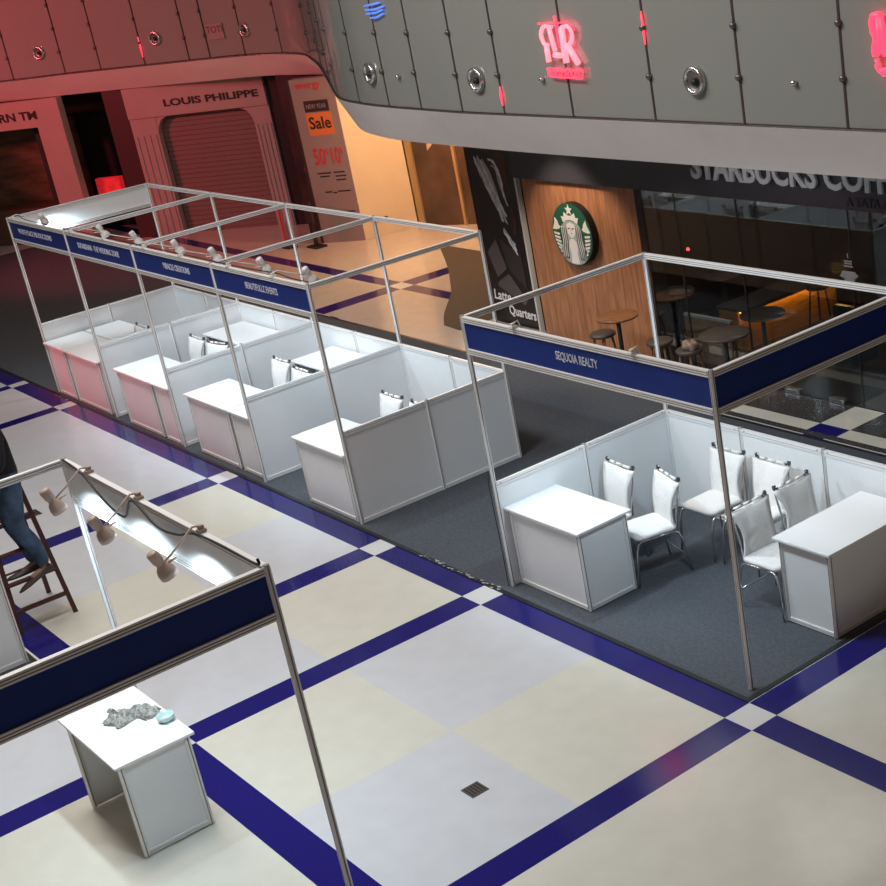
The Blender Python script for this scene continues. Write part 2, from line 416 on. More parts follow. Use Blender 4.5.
# ------------------------------------------------------------------ chairs
def make_chair():
    t = thing('slipcover_chair', 'chair', 'chair')
    b = MB(); n = 8                                   # seat pad, front at +y
    vs = []; fs = []
    def sy(v): return -.21+.43*v
    rows = 9
    for k, (dz, ins) in enumerate(((0, .012), (.022, 0), (.04, .03))):
        pass
    def ring(z, ins):
        pts = []
        w, r = .208-ins, .055
        y0, y1 = -.21+ins, .20-ins
        for cx, cy, a0 in ((w-r, y1-r, 0), (-w+r, y1-r, 90), (-w+r, y0+r, 180), (w-r, y0+r, 270)):
            for j in range(5):
                a = math.radians(a0+j*22.5); pts.append((cx+r*math.cos(a), cy+r*math.sin(a), z))
        return pts
    rings = [ring(.418, .02), ring(.425, .003), ring(.448, .0), ring(.462, .02), ring(.466, .07)]
    for rg in rings: vs += rg
    m = len(rings[0])
    for i in range(len(rings)-1):
        for j in range(m): fs.append((i*m+j, i*m+(j+1) % m, (i+1)*m+(j+1) % m, (i+1)*m+j))
    fs.append(tuple(range(m-1, -1, -1))); fs.append(tuple(range((len(rings)-1)*m, len(rings)*m)))
    b.add(vs, fs, 0, None, True).build('seat', FAB, t)
    # backrest: curved hanging cloth, wide at the top, waisted above the seat
    b = MB(); N, K = 12, 8; front = []; back = []
    for i in range(N+1):
        v = i/N; z = .43+.41*v
        hw = .155+.028+.03*(v-.35)**2*3-.016*math.sin(PI*v)
        yb = -.195-.075*v+.035*math.sin(PI*v)
        for k in range(K+1):
            u = -1+2*k/K
            zz = z-(.018*(1-u*u) if i == N else 0)
            y = yb+.012*u*u+.006*math.sin(5*u+4*v)
            front.append(V((u*hw, y+.012, zz))); back.append(V((u*hw, y-.012, zz)))
    o = len(front); vs = front+back; fs = []
    W = K+1
    for i in range(N):
        for k in range(K):
            a = i*W+k; fs.append((a, a+1, a+W+1, a+W)); fs.append((o+a, o+a+W, o+a+W+1, o+a+1))
    for i in range(N):
        for k in (0, K):
            a = i*W+k; fs.append((a, a+W, o+a+W, o+a))
    for k in range(K):
        fs.append((k, k+1, o+k+1, o+k)); a = N*W+k; fs.append((a, a+1, o+a+1, o+a))
    for xa, xb in ((-.15, -.05), (-.02, .05), (.08, .15)): b.tube([(xa, -.270, .850), (xb, -.270, .850)], .013, 8)
    b.add(vs, fs, 0, None, True).build('backrest', FAB, t)
    # steel back frame with dark clips
    b = MB()
    path = [(-.19, -.20, .43), (-.178, -.222, .58), (-.19, -.255, .74), (-.198, -.272, .86), (-.19, -.274, .872), (-.175, -.274, .872)]
    b.tube(path, .009); b.tube([(-x, y, z) for x, y, z in path], .009)
    b.tube([(-.195, -.272, .853), (.195, -.272, .853)], .005)
    f = b.build('back_frame', CHROME, t)
    for sx in (-1, 1):
        c = MB(); c.box((sx*.196-.010, -.286, .845), (sx*.196+.010, -.258, .880)); c.box((sx*.165-.012, -.284, .838), (sx*.165+.012, -.26, .848))
        k = c.build('clip', CLIP, t, bevel=.003); k['label'] = 'dark clip gathering the cloth'
    for sx in (-1, 1):
        MB().tube([(sx*.198, .05, .41), (sx*.200, .15, .41), (sx*.205, .185, .39), (sx*.208, .205, .33), (sx*.215, .235, .006)], .0095).build('leg', CHROME, t)
        MB().tube([(sx*.198, .05, .41), (sx*.198, -.16, .41), (sx*.200, -.20, .39), (sx*.205, -.225, .33), (sx*.215, -.28, .006)], .0095).build('leg', CHROME, t)
    for x_, y_, z_, r_ in ((.198, .14, .405, .008), (.198, -.17, .405, .008), (.209, -.25, .16, .006)): MB().tube([(-x_, y_, z_), (x_, y_, z_)], r_).build('stretcher', CHROME, t)
    return t
chair0 = make_chair(); first = [True]
def chair(x, y, rz, label, group):
    if first[0]:
        first[0] = False; chair0.location = (x, y, .006); chair0.rotation_euler = (0, 0, rz); chair0['label'] = label; chair0['group'] = group; return
    dup(chair0, (x, y, .006), rz, label, group)
G = 'white slipcovered chairs in the corner booth'
chair(.36, .815, PI-.08, 'white slipcovered chair half hidden behind the left counter, next to the booth wall', G)
chair(.875, .895, PI-.26, 'white slipcovered chair with its seat showing beside the left counter', G)
chair(1.0, 1.56, PI, 'white slipcovered chair against the back wall, left one of two', G)
chair(1.53, 1.58, PI, 'white slipcovered chair against the back wall, right one of two', G)
chair(2.255, 1.10, -PI/2, 'nearer of two white slipcovered chairs pulled up behind the right counter', G)
chair(2.255, 1.60, -PI/2, 'farther of two white slipcovered chairs pulled up behind the right counter', G)
G = 'white slipcovered chairs in the joined booth row'
chair(-9.60, .62, PI, 'white chair whose top edge shows in the farthest booth of the row', G)
chair(-8.15, .75, PI, 'left of two white chairs in the second booth from the left', G)
chair(-7.55, .78, PI+.2, 'right of two white chairs in the second booth, by its back counter', G)
chair(-5.98, .83, PI, 'left of two white chairs in the third booth from the left', G)
chair(-5.35, .76, PI, 'right of two white chairs in the third booth from the left', G)
chair(-3.42, .80, PI, 'left of two white chairs behind the grey end wall', G)
chair(-2.83, .80, PI, 'right of two white chairs behind the grey end wall, mostly hidden', G)

# ------------------------------------------------------------------ arm spotlights
LW = mat('lamp_white', (.72, .70, .67), .4); LSHADE = mat('lamp_tan', (.50, .38, .31), .45)  # foreground lamp heads: warm dim shade put into the body colour
BULB = mat('bulb', (.9, .95, 1.), .3, emit=14.)
def spotlamp(x, y, dy, dz, body, label, group, aim, power, size=1.2):
    """base clamps the rail at (x,y,2.5); arm reaches dy in y; head aimed along aim"""
    t = thing('arm_spotlight', label, 'spotlight', (x, y, H), 0, group)
    MB().box((-.022, -.026, .0005), (.022, .026, .022)).box((-.012, -.018, .022), (.012, .018, .045)).build('clamp', body, t, bevel=.003)
    tip = V((0, dy, dz)); s = 1 if dy > 0 else -1
    b = MB(); b.tube([(0, 0, .04), (0, .05*s, .05), tip*.55+V((0, 0, .03)), tip], .0065)
    b.tube([(.0, tip.y-.1*s, tip.z+.012), (-.016, tip.y-.03*s, tip.z), tip], .0045); b.tube([(.0, tip.y-.1*s, tip.z+.012), (.016, tip.y-.03*s, tip.z), tip], .0045)
    b.build('arm', body, t)
    a = V(aim).normalized(); q = V((0, 0, 1)).rotation_difference(a).to_matrix().to_4x4()
    M = X4.Translation(tip-a*.015) @ q
    h = MB(); h.lathe([(0, -.085), (.030, -.085), (.035, -.075), (.035, -.02), (.028, -.005), (.028, .012), (.046, .035), (.056, .065), (.056, .098), (.051, .098), (.046, .06), (0, .05)], 20, 0, M)
    ho = h.build('lamp_head', body, t)
    l = MB(); l.lathe([(0, .075), (.047, .075), (.047, .07), (0, .07)], 20, 0, M)
    l.build('bulb_face', BULB, ho)
    ld = bpy.data.lights.new('spot', 'SPOT'); ld.energy = power; ld.spot_size = size; ld.spot_blend = .6; ld.shadow_soft_size = .05; ld.color = (.68, .87, 1.)
    lo = bpy.data.objects.new('spot', ld); COL.objects.link(lo)
    p = V((x, y, H))+tip+a*.10
    lo.matrix_world = X4.Translation(p) @ V((0, 0, -1)).rotation_difference(a).to_matrix().to_4x4()
    return t
G = 'arm spotlights along the fascia of the joined row'
P_ROW = 47.
for i, x in enumerate((-10.60, -8.52, -7.48, -6.30, -5.33, -4.18, -3.2)):
    lab = ['arm spotlight in front of the white end header, leftmost of the row', 'arm spotlight above the left end of the second fascia from the left', 'arm spotlight above the right half of the second fascia from the left',
           'arm spotlight above the left end of the MIRACLE CREATIONS fascia', 'arm spotlight above the right half of the MIRACLE CREATIONS fascia',
           'arm spotlight above the left part of the BEAUTIFULLZ EVENTS fascia', 'arm spotlight nearest the right end post of the row'][i]
    spotlamp(x, YF, .38, -.09, LW, lab, G, (0, .45, -1) if i else (-.5, .35, -.75), P_ROW, 2.3)
G = 'three arm spotlights on the foreground booth'
for i, x in enumerate((.58, 1.40, 2.30)):
    lab = ['tan arm spotlight nearest the corner post of the foreground booth', 'tan arm spotlight in the middle of three on the foreground booth', 'tan arm spotlight nearest the dark fascia of the foreground booth'][i]
    spotlamp(x, -3.43, -.28, -.10, LSHADE, lab, G, (.06, .36, -.95), 46., 2.8)
def cable(pts, label, r=.006):
    o = MB().tube(spl(pts, 5), r, 6).build('power_cable', BLACK); tag(o, label, 'cable')
cable([(.16, -3.45, 2.512), (.58, -3.478, 2.508), (.9, -3.47, 2.36), (1.15, -3.465, 2.33), (1.40, -3.478, 2.508), (1.7, -3.47, 2.40), (2.0, -3.465, 2.42), (2.30, -3.478, 2.508), (2.6, -3.46, 2.509), (3.05, -3.46, 2.509), (3.08, -3.46, 2.55)], 'black power cable looping between the three foreground spotlights', .008)
cable([(-10.7, -.03, 2.512), (-10.45, -.02, 2.55), (-10.2, -.02, 2.512), (-9.2, -.02, 2.51), (-8.2, -.02, 2.512), (-7.2, -.02, 2.512), (-6., -.02, 2.512), (-5., -.02, 2.512), (-3.9, -.02, 2.512), (-3.2, -.02, 2.53), (-2.9, -.02, 2.512), (-2.56, -.02, 2.512)], 'thin dark power cable running along the fascia tops of the row', .006)
cable([(-.005, -.028, 1.12), (-.03, -.035, 1.0), (-.028, -.035, .8), (-.028, -.03, .4), (-.03, -.03, .01)], 'thin dark cable hanging on the left post of the corner booth', .004)

# ------------------------------------------------------------------ things on the foreground counter
def cloth():
    b = MB(); n = 26; rnd = random.Random(3)
    pts = {}
    vs = []; fs = []
    ph = [rnd.uniform(0, 6) for _ in range(8)]
    for i in range(n+1):
        for j in range(n+1):
            u = i/n*2-1; v = j/n*2-1
            rr = 1+.20*math.sin(3*math.atan2(v, u)+ph[0])+.14*math.sin(8*math.atan2(v, u)+ph[1])+.10*math.sin(15*math.atan2(v, u)+ph[4])
            x = u*.17*rr; y = v*.085*rr+.03*math.sin(5*u)
            e = max(0, 1-max(abs(u), abs(v))**2)
            z = .002+e**.5*(.008+.03*abs(math.sin(8*u+3*v+ph[2]))+.026*abs(math.sin(10*v-6*u+ph[3]))+.012*abs(math.sin(17*u+9*v)))
            vs.append((x, y, z))
    for i in range(n):
        for j in range(n): fs.append((i*(n+1)+j, (i+1)*(n+1)+j, (i+1)*(n+1)+j+1, i*(n+1)+j+1))
    b.add(vs, fs, 0, None, True)
    o = b.build('crumpled_cloth', mat('grey_cloth', (.30, .29, .265), .9, noise=.65, nscale=45), None, (.66, -3.66, .75), (0, 0, .95))
    m = o.modifiers.new('s', 'SOLIDIFY'); m.thickness = .002; m.offset = 1
    tag(o, 'grey crumpled cloth lying on the foreground counter', 'cloth')
cloth()
GB = mat('bowl_glass', (.50, .66, .62), .1, spec=.6)
o = MB().lathe([(0, .004), (.04, .004), (.058, .02), (.062, .05), (.057, .05), (.052, .022), (.03, .012), (0, .012)], 28).build('bowl', GB, None, (.925, -3.52, .75))
tag(o, 'small pale green glass bowl beside the crumpled cloth', 'bowl')

# ------------------------------------------------------------------ ladder and person
WOODR = mat('ladder_red', (.065, .016, .014), .5)
t = thing('step_ladder', 'dark red folding step ladder with a person standing on it', 'ladder', (-3.6, -3.03, 0))
def lp(s, z, side=1): # s -1 left/near rail, +1 far rail
    k = z/1.75
    return V((side*(.35*(1-k)+.03*k), s*(.26*(1-k)+.15*k), z))
rails = []
for sd in (1, -1):
    for s in (-1, 1):
        b = MB(); a, c = lp(s, .0, sd), lp(s, 1.75, sd)
        b.extr([(-.012, -.02), (.012, -.02), (.012, .02), (-.012, .02)], a, c).build('side_rail', WOODR, t)
for z in (.2, .45, .72, .98, 1.24, 1.5):
    b = MB(); a, c = lp(-1, z, 1), lp(1, z, 1); b.box((a.x-.032, a.y, z-.011), (a.x+.032, c.y, z+.011)).build('step', WOODR, t)
for z in (.35, .9, 1.4):
    b = MB(); b.tube([lp(-1, z, -1), lp(1, z, -1)], .011, 8).build('brace', WOODR, t)
MB().box((-.09, -.17, 1.74), (.09, .17, 1.765)).build('top_cap', WOODR, t)

def skin_mesh(name, nodes, edges, m, parent=None, sub=2, root=0):
    me = bpy.data.meshes.new(name); me.from_pydata([p for p, r in nodes], edges, [])
    o = bpy.data.objects.new(name, me); COL.objects.link(o)
    sk = o.modifiers.new('s', 'SKIN'); sk.use_smooth_shade = True
    for i, (p, r) in enumerate(nodes):
        d = me.skin_vertices[0].data[i]; d.radius = r if isinstance(r, tuple) else (r, r); d.use_root = (i == root)
    ss = o.modifiers.new('u', 'SUBSURF'); ss.levels = sub; ss.render_levels = sub
    bpy.context.view_layer.update()
    me2 = bpy.data.meshes.new_from_object(o.evaluated_get(bpy.context.evaluated_depsgraph_get()))
    for p in me2.polygons: p.use_smooth = True
    bpy.data.objects.remove(o); bpy.data.meshes.remove(me)
    me2.materials.clear(); me2.materials.append(m)
    q = bpy.data.objects.new(name, me2); COL.objects.link(q)
    if parent: q.parent = parent
    return q
SKIN = mat('skin', (.33, .19, .13), .55); JEAN = mat('jeans', (.055, .10, .175), .85, noise=.55, nscale=7, bump=.3, bscale=40)
JACK = mat('dark_top', (.010, .010, .014), .8, bump=.3, bscale=10); SHOE = mat('shoe_brown', (.055, .034, .028), .45); HAIR = mat('hair', (.012, .01, .009), .7)
def person():
    # local frame: x,y relative to (-3.33,-2.97), z from floor. faces -y. standing with feet on the second step
    t = thing('person', 'person in dark top, blue jeans and brown shoes standing on the ladder', 'person', (-3.36, -2.97, 0))
    zf = .461
    hip = zf+.93; sh = zf+1.44
    # body
    N = []; E = []
    def n(p, r, par=None):
        N.append((p, r)); k = len(N)-1
        if par is not None: E.append((par, k))
        return k
    pel = n((-.07, 0, hip), (.13, .10)); wa = n((-.07, .01, hip+.17), (.115, .085), pel); ch = n((-.07, 0, hip+.36), (.14, .10), wa); nk = n((-.07, .0, sh+.03), .055, ch); hd0 = n((-.07, -.015, sh+.10), .05, nk); hd1 = n((-.07, -.025, sh+.19), (.078, .095), hd0); hd2 = n((-.07, -.02, sh+.28), (.06, .075), hd1)
    legs = []
    for s, ax, ay, kx, ky, az in ((-1, -.07, .03, -.11, -.05, zf+.075), (1, .075, .07, .045, -.06, zf+.055)):
        h = n((-.07+s*.085, 0, hip-.05), .085, pel); k = n((kx*.9-.01, ky, (hip+zf)/2+.03), .058, h); c = n(((kx+ax)/2, (ky+ay)/2+.03, zf+.30), .050, k); a = n((ax, ay, az), .036, c); f = n((ax+.005*s, ay-.15, az-.055), .028, a)
    for s in (-1, 1):
        p = n((-.07+s*.17, 0, sh-.04), .055, ch); e = n((-.07+s*.24, -.06, sh-.32), .042, p); w = n((-.07+s*.20, -.30, sh-.36), .028, e); pm = n((-.07+s*.185, -.385, sh-.36), (.036, .020), w)
        for i, (dx, ln) in enumerate(((-.026, .068), (-.009, .078), (.009, .073), (.025, .058))):
            b0 = n((-.07+s*.185+dx, -.42, sh-.36), .0095, pm); b1 = n((-.07+s*.185+dx, -.42-ln*.5, sh-.367), .0085, b0); n((-.07+s*.185+dx, -.42-ln*.85, sh-.392), .007, b1)
        b0 = n((-.07+s*.155, -.375, sh-.365), .0105, pm); n((-.07+s*.135, -.42, sh-.375), .008, b0)
    body = skin_mesh('body', N, E, SKIN, t)
    # face features joined in the head: nose, ears, eyes
    b = MB(); hc = V((-.07, -.025, sh+.19))
    def ell(c, r, mi=0): b.lathe([(math.sin(PI*i/8), -math.cos(PI*i/8)) for i in range(9)], 12, mi, X4.Translation(c) @ X4.Diagonal((*r, 1)))
    ell(hc+V((0, -.105, -.005)), (.013, .022, .025)); ell(hc+V((0, -.094, -.05)), (.026, .012, .008), 1)
    for s in (-1, 1): ell(hc+V((s*.082, .01, 0)), (.012, .022, .034)); ell(hc+V((s*.032, -.088, .022)), (.014, .01, .008), 2)
    b.build('face_features', [SKIN, mat('lips', (.30, .12, .10), .5), mat('eye', (.05, .04, .04), .2)], t)
    b = MB(); b.lathe([(math.sin(PI*i/16), math.cos(PI*i/16)) for i in range(10)], 20, 0, X4.Translation(hc+V((0, .018, .055))) @ X4.Diagonal((.093, .108, .115, 1)))
    b.build('hair', HAIR, t)
    # jeans
    N.clear(); E.clear()
    pel = n((-.07, 0, hip), (.155, .125)); wa = n((-.07, .01, hip+.16), (.14, .112), pel)
    for s, ax, ay, kx, ky, az in ((-1, -.07, .03, -.11, -.05, zf+.075), (1, .075, .07, .045, -.06, zf+.055)):
        h = n((-.07+s*.085, 0, hip-.05), .12, pel); h2 = n((-.07+s*.085*.8+(kx+.07-s*.08)*.3, ky*.4, hip-.22), .112, h); k = n((kx*.9-.01, ky, (hip+zf)/2+.03), .092, h2); c = n(((kx+ax)/2, (ky+ay)/2+.03, zf+.30), .086, k); c2 = n(((kx+3*ax)/4, (ky+3*ay)/4+.02, zf+.18), .074, c); a = n((ax, ay, az+.005), .062, c2)
    skin_mesh('jeans', N, E, JEAN, t)
    N.clear(); E.clear()
    wa0 = n((-.07, .01, hip-.07), (.19, .16)); wa = n((-.07, .01, hip+.17), (.15, .12), wa0); ch = n((-.07, 0, hip+.36), (.175, .13), wa); nk = n((-.07, 0, sh+.01), (.075, .07), ch)
    for s in (-1, 1):
        p = n((-.07+s*.17, 0, sh-.04), .075, ch); e = n((-.07+s*.24, -.06, sh-.32), .06, p); w = n((-.07+s*.205, -.26, sh-.355), .042, e)
    skin_mesh('dark_top', N, E, JACK, t)
    for s, ax, ay, dz, dr in ((-1, -.07, .03, 0, 0), (1, .075, .07, .0, .085)):
        b = MB(); prof = []
        for (y, z, w, hgt) in ((.055, .03, .028, .05), (.03, .04, .036, .075), (-.02, .036, .037, .07), (-.09, .03, .042, .05), (-.15, .024, .043, .036), (-.2, .02, .034, .026), (-.235, .018, .012, .012)):
            prof.append((y, z, w, hgt))
        vs = []; fs = []; m = 10
        for y, z, w, hg in prof:
            for j in range(m):
                a = 2*PI*j/m; vs.append((ax+1.2*w*math.cos(a), ay+y*1.2, zf+.002+dz+max(0, hg*.5+hg*.62*math.sin(a))+(-y*-.1 if 0 else 0)-(dr*max(0, -y)/.2 if s > 0 else 0)))
        for i in range(len(prof)-1):
            for j in range(m): fs.append((i*m+j, i*m+(j+1) % m, (i+1)*m+(j+1) % m, (i+1)*m+j))
        fs.append(tuple(range(m))); fs.append(tuple(range((len(prof)-1)*m, len(prof)*m)))
        b.add(vs, fs, 0, None, True).build('shoe', SHOE, t)
person()

# ------------------------------------------------------------------ balcony: slab, sloping band, glass
PAIR = [((-23.5, 2.9), (-24.3, 3.1)), ((-21.6, 3.95), (-22.2, 4.25)), ((-20.5, 4.7), (-21., 4.95)), ((-18.7, 5.6), (-19.3, 5.85)), ((-17.5, 6.2), (-17.9, 6.5)), ((-16.5, 6.62), (-16.8, 7.0)),
        ((-15.3, 6.75), (-15.3, 7.2)), ((-14.4, 6.67), (-14.2, 7.15)), ((-13.3, 6.23), (-13., 6.65)), ((-11.7, 5.5), (-11.4, 5.85)), ((-9.5, 4.4), (-9.3, 4.6)), ((-7.6, 3.46), (-7.7, 3.74)),
        ((-6.6, 3.18), (-6.6, 3.40)), ((-5.7, 3.05), (-5.65, 3.27)), ((-4.9, 2.99), (-4.85, 3.24)), ((-3.97, 2.93), (-3.95, 3.2)), ((-2.5, 2.92), (-2.5, 3.17)), ((.5, 2.92), (.5, 3.17)), ((7, 2.92), (7, 3.17))]
ZT, ZS = 3.45, 3.0
TOPC = spl([(*p[0], ZT) for p in PAIR], 6); BOTC = spl([(*p[1], ZS) for p in PAIR], 6)
BAND = mat('band_paint', (.80, .74, .72), .6, noise=.03, nscale=2)
b = MB(); n = len(TOPC)
vs = TOPC+BOTC+[V((p.x, p.y+.04, ZT)) for p in TOPC]
b.add(vs, [(i, i+1, n+i+1, n+i) for i in range(n-1)], 0, None, True)
tr = struct(b.build('trim_1', BAND))
b = MB()
b.add(BOTC+[V((p.x, 16, ZS)) for p in BOTC], [(i, i+1, n+i+1, n+i) for i in range(n-1)], 0)
b.add(TOPC+[V((p.x, 16, ZT)) for p in TOPC], [(i, i+1, n+i+1, n+i) for i in range(n-1)], 1)
struct(b.build('ceiling', [mat('soffit', (.50, .47, .44), .7), TWHITE], fix=False))
# shops of the upper level, seen dimly through the glass
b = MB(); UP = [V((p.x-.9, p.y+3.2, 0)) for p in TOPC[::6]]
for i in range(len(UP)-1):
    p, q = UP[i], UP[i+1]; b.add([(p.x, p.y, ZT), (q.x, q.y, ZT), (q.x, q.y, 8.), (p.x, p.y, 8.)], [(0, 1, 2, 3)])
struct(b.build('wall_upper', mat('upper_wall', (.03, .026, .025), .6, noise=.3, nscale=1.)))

GLB = glass('balustrade_glass', (.30, .33, .31), (.36, .37, .34), .76, .06)
SEAM = mat('seam', (.05, .03, .03), .5); KNOB = mat('clamp_metal', (.16, .15, .15), .35, .7)
ZG = 4.97
def along(curve, x):
    for i in range(len(curve)-1):
        a, c = curve[i], curve[i+1]
        if a.x <= x <= c.x: return a.lerp(c, (x-a.x)/(c.x-a.x))
    return curve[-1]
def balustrade(xs, label, rings, rail=True):
    c0 = along(TOPC, (xs[0]+xs[-1])/2)
    t = thing('glass_balustrade', label, 'balustrade', (c0.x, c0.y, ZT))
    off = V((c0.x, c0.y, ZT))
    for i in range(len(xs)-1):
        xa, xb = xs[i]+.012, xs[i+1]-.012; k = 7
        pts = [along(TOPC, xa+(xb-xa)*j/k)-off for j in range(k+1)]
        bb = MB(); hh = ZG-ZT
        vs = [p+V((0, .03, .02)) for p in pts]+[p+V((0, .03, hh)) for p in pts]+[p+V((0, .045, .02)) for p in pts]+[p+V((0, .045, hh)) for p in pts]
        m = k+1
        fs = [(j, j+1, m+j+1, m+j) for j in range(k)]+[(2*m+j+1, 2*m+j, 3*m+j, 3*m+j+1) for j in range(k)]
        bb.add(vs, fs, 0, None, True); g = bb.build('glass_panel', GLB, t, fix=False)
        nx = pts[-1]
        MB().box((nx.x-.001, nx.y+.024, .0), (nx.x+.025, nx.y+.05, hh)).build('seam_strip', SEAM, t)
        for z in (.42, .86, 1.3):
            kk = MB(); kk.lathe([(0, 0), (.032, 0), (.032, .02), (.02, .035), (0, .035)], 10, 0, basis((nx.x+.012, nx.y+.024, z), (1, 0, 0), (0, 0, 1)))
            kk.build('clamp', KNOB, t)
    crv = [along(TOPC, xs[0]+(xs[-1]-xs[0])*j/60)-off for j in range(61)]
    MB().tube([p+V((0, .035, ZG-ZT+.02)) for p in crv], .035, 8).build('handrail', KNOB, t)
    MB().tube([p+V((0, .02, .0)) for p in crv], .016, 6).build('base_channel', SEAM, t)
    for x, z in rings:
        p = along(TOPC, x)-off; q = along(TOPC, x+.05)-off; d = V((q.x-p.x, q.y-p.y, 0))
        M = basis((p.x, p.y+.02, z-ZT), d, (0, 0, 1)) @ X4.Scale(1.12, 4)
        r = MB(); r.lathe([(.075, 0), (.078, .03), (.10, .045), (.118, .03), (.12, 0)], 22, 0, M); r.lathe([(0, .005), (.062, .005), (.078, .015)], 20, 1, M)
        r.lathe([(0, .055), (.02, .05), (.034, .032), (.034, .01)], 14, 2, M @ X4.Translation((.015, -.01, 0)))
        r.build('round_fitting', [CHROME, mat('ring_inner', (.25, .22, .21), .3, .6), BLACK], t)
    return t
RX = [-9.25, -7.7, -6.61, -5.7, -4.9, -3.97, -3.16, -1.97, -.71, .49, 1.71, 2.95]
LX = [-23.4, -21.5, -20.5, -19.7, -18.7, -17.75, -17.3, -16.5, -15.3, -13.3, -11.5, -9.35]
balustrade(RX, 'grey green glass balustrade of the upper gallery on the right, with red neon reflections', [(-6.03, 3.84), (-3.56, 3.82), (-.08, 3.84)])
balustrade(LX, 'reddish glass balustrade of the upper gallery on the left, above the shuttered shop', [(-20.9, 3.9), (-18.35, 3.92), (-16.35, 3.9)])
for x, y, z in ((-5.28, 3.0, 3.82), (-2.38, 2.91, 3.83), (1.16, 2.91, 3.83)):
    o = MB().lathe([(.028, 0), (.028, .02), (.015, .035), (0, .035)], 12, 0, basis((x, y+.025, z), (1, 0, 0), (0, 0, 1))).build('glass_stud', [CHROME])
    tag(o, {-5.28: 'small round stud on the gallery glass left of centre', -2.38: 'small round stud on the gallery glass just left of the big red emblem', 1.16: 'small round stud on the gallery glass near the right edge'}[x], 'stud')

# reflections of an opposite red neon sign, drawn as glowing strokes on the glass
REFL_RED = mat('neon_red', (1., .035, .075), .4, emit=2.6); REFL_PINK = mat('neon_pink', (1., .16, .20), .4, emit=2.4)
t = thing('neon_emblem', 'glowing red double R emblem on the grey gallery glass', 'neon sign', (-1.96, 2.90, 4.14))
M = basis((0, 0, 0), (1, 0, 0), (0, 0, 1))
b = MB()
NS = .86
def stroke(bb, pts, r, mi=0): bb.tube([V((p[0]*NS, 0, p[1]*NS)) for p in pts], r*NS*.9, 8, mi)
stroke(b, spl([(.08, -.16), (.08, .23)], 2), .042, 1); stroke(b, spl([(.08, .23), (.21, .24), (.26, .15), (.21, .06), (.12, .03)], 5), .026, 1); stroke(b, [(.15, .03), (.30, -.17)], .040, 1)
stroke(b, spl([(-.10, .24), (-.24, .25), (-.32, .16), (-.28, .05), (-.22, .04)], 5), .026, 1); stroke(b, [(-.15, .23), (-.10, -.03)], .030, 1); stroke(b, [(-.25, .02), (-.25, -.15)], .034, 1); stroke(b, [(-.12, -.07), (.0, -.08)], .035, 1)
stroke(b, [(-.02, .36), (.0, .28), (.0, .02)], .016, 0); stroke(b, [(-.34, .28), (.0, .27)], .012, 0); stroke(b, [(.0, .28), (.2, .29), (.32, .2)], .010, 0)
b.build('emblem', [REFL_RED, REFL_PINK], t)
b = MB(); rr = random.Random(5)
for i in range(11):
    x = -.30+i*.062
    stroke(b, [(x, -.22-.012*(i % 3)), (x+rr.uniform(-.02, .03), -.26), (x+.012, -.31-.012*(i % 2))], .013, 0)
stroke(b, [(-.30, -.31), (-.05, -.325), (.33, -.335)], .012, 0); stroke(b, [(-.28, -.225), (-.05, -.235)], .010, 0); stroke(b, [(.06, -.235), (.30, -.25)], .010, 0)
b.build('small_lettering', [REFL_RED, REFL_PINK], t)
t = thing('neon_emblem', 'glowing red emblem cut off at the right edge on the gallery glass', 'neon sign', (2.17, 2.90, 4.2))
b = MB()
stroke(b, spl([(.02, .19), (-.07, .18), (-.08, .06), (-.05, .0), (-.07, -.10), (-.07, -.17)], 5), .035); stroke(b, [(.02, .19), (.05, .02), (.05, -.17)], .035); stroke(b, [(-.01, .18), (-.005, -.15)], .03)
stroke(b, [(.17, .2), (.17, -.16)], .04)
b.build('emblem', REFL_RED, t)
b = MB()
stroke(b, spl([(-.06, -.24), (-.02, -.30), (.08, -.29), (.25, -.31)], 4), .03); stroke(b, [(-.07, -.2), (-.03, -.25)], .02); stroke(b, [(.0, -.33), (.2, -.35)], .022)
b.build('small_lettering', REFL_RED, t)
# red neon reflections on seams, drawn as glowing streaks
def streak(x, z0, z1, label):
    p = along(TOPC, x); o = MB().tube([(p.x+.012, p.y+.012, z0), (p.x+.012, p.y+.012, (z0+z1)/2), (p.x+.012, p.y+.012, z1)], [.005, .016, .006], 6).build('neon_streak', REFL_RED); tag(o, label, 'neon streak')
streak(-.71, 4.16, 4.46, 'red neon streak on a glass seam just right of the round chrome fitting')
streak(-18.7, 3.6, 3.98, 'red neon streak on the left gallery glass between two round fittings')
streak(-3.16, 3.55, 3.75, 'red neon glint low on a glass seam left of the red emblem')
# reflected blue sign drawn as glowing scribble, reflected reversed sign drawn as pale square
o = MB(); p = along(TOPC, -5.55)
for i in range(4): o.tube([(p.x+random.uniform(-.2, -.1), p.y, 4.62-i*.045), (p.x+.03, p.y-.004, 4.64-i*.045+random.uniform(-.02, .02)), (p.x+random.uniform(.15, .28), p.y-.01, 4.65-i*.04)], .011, 6)
o = o.build('blue_sign', mat('blue_neon', (.10, .22, .75), .4, emit=.9)); tag(o, 'small blue scribbled sign at the top of the gallery glass', 'sign')
t = thing('glass_sticker', 'pale square sticker with dark letters on the left gallery glass', 'sticker', (*along(TOPC, -17.05).xy, 3.92))
d = along(TOPC, -16.9)-along(TOPC, -17.2); d.z = 0; M = basis((0, .0, 0), d, (0, 0, 1))
MB().box((-.19, -.14, -.01), (.19, .14, .0), 0, M).build('sheet', mat('sticker', (.28, .25, .24), .6), t)  # pale sheet drawn for a reversed sign reflected in the glass
vs, fs = text_geo('TOTI', .17, .002, .002, 'CENTER'); MB().add(vs, fs, 0, M @ X4.Translation((0, -.02, .003))).build('lettering', mat('sticker_text', (.11, .08, .08), .6), t)

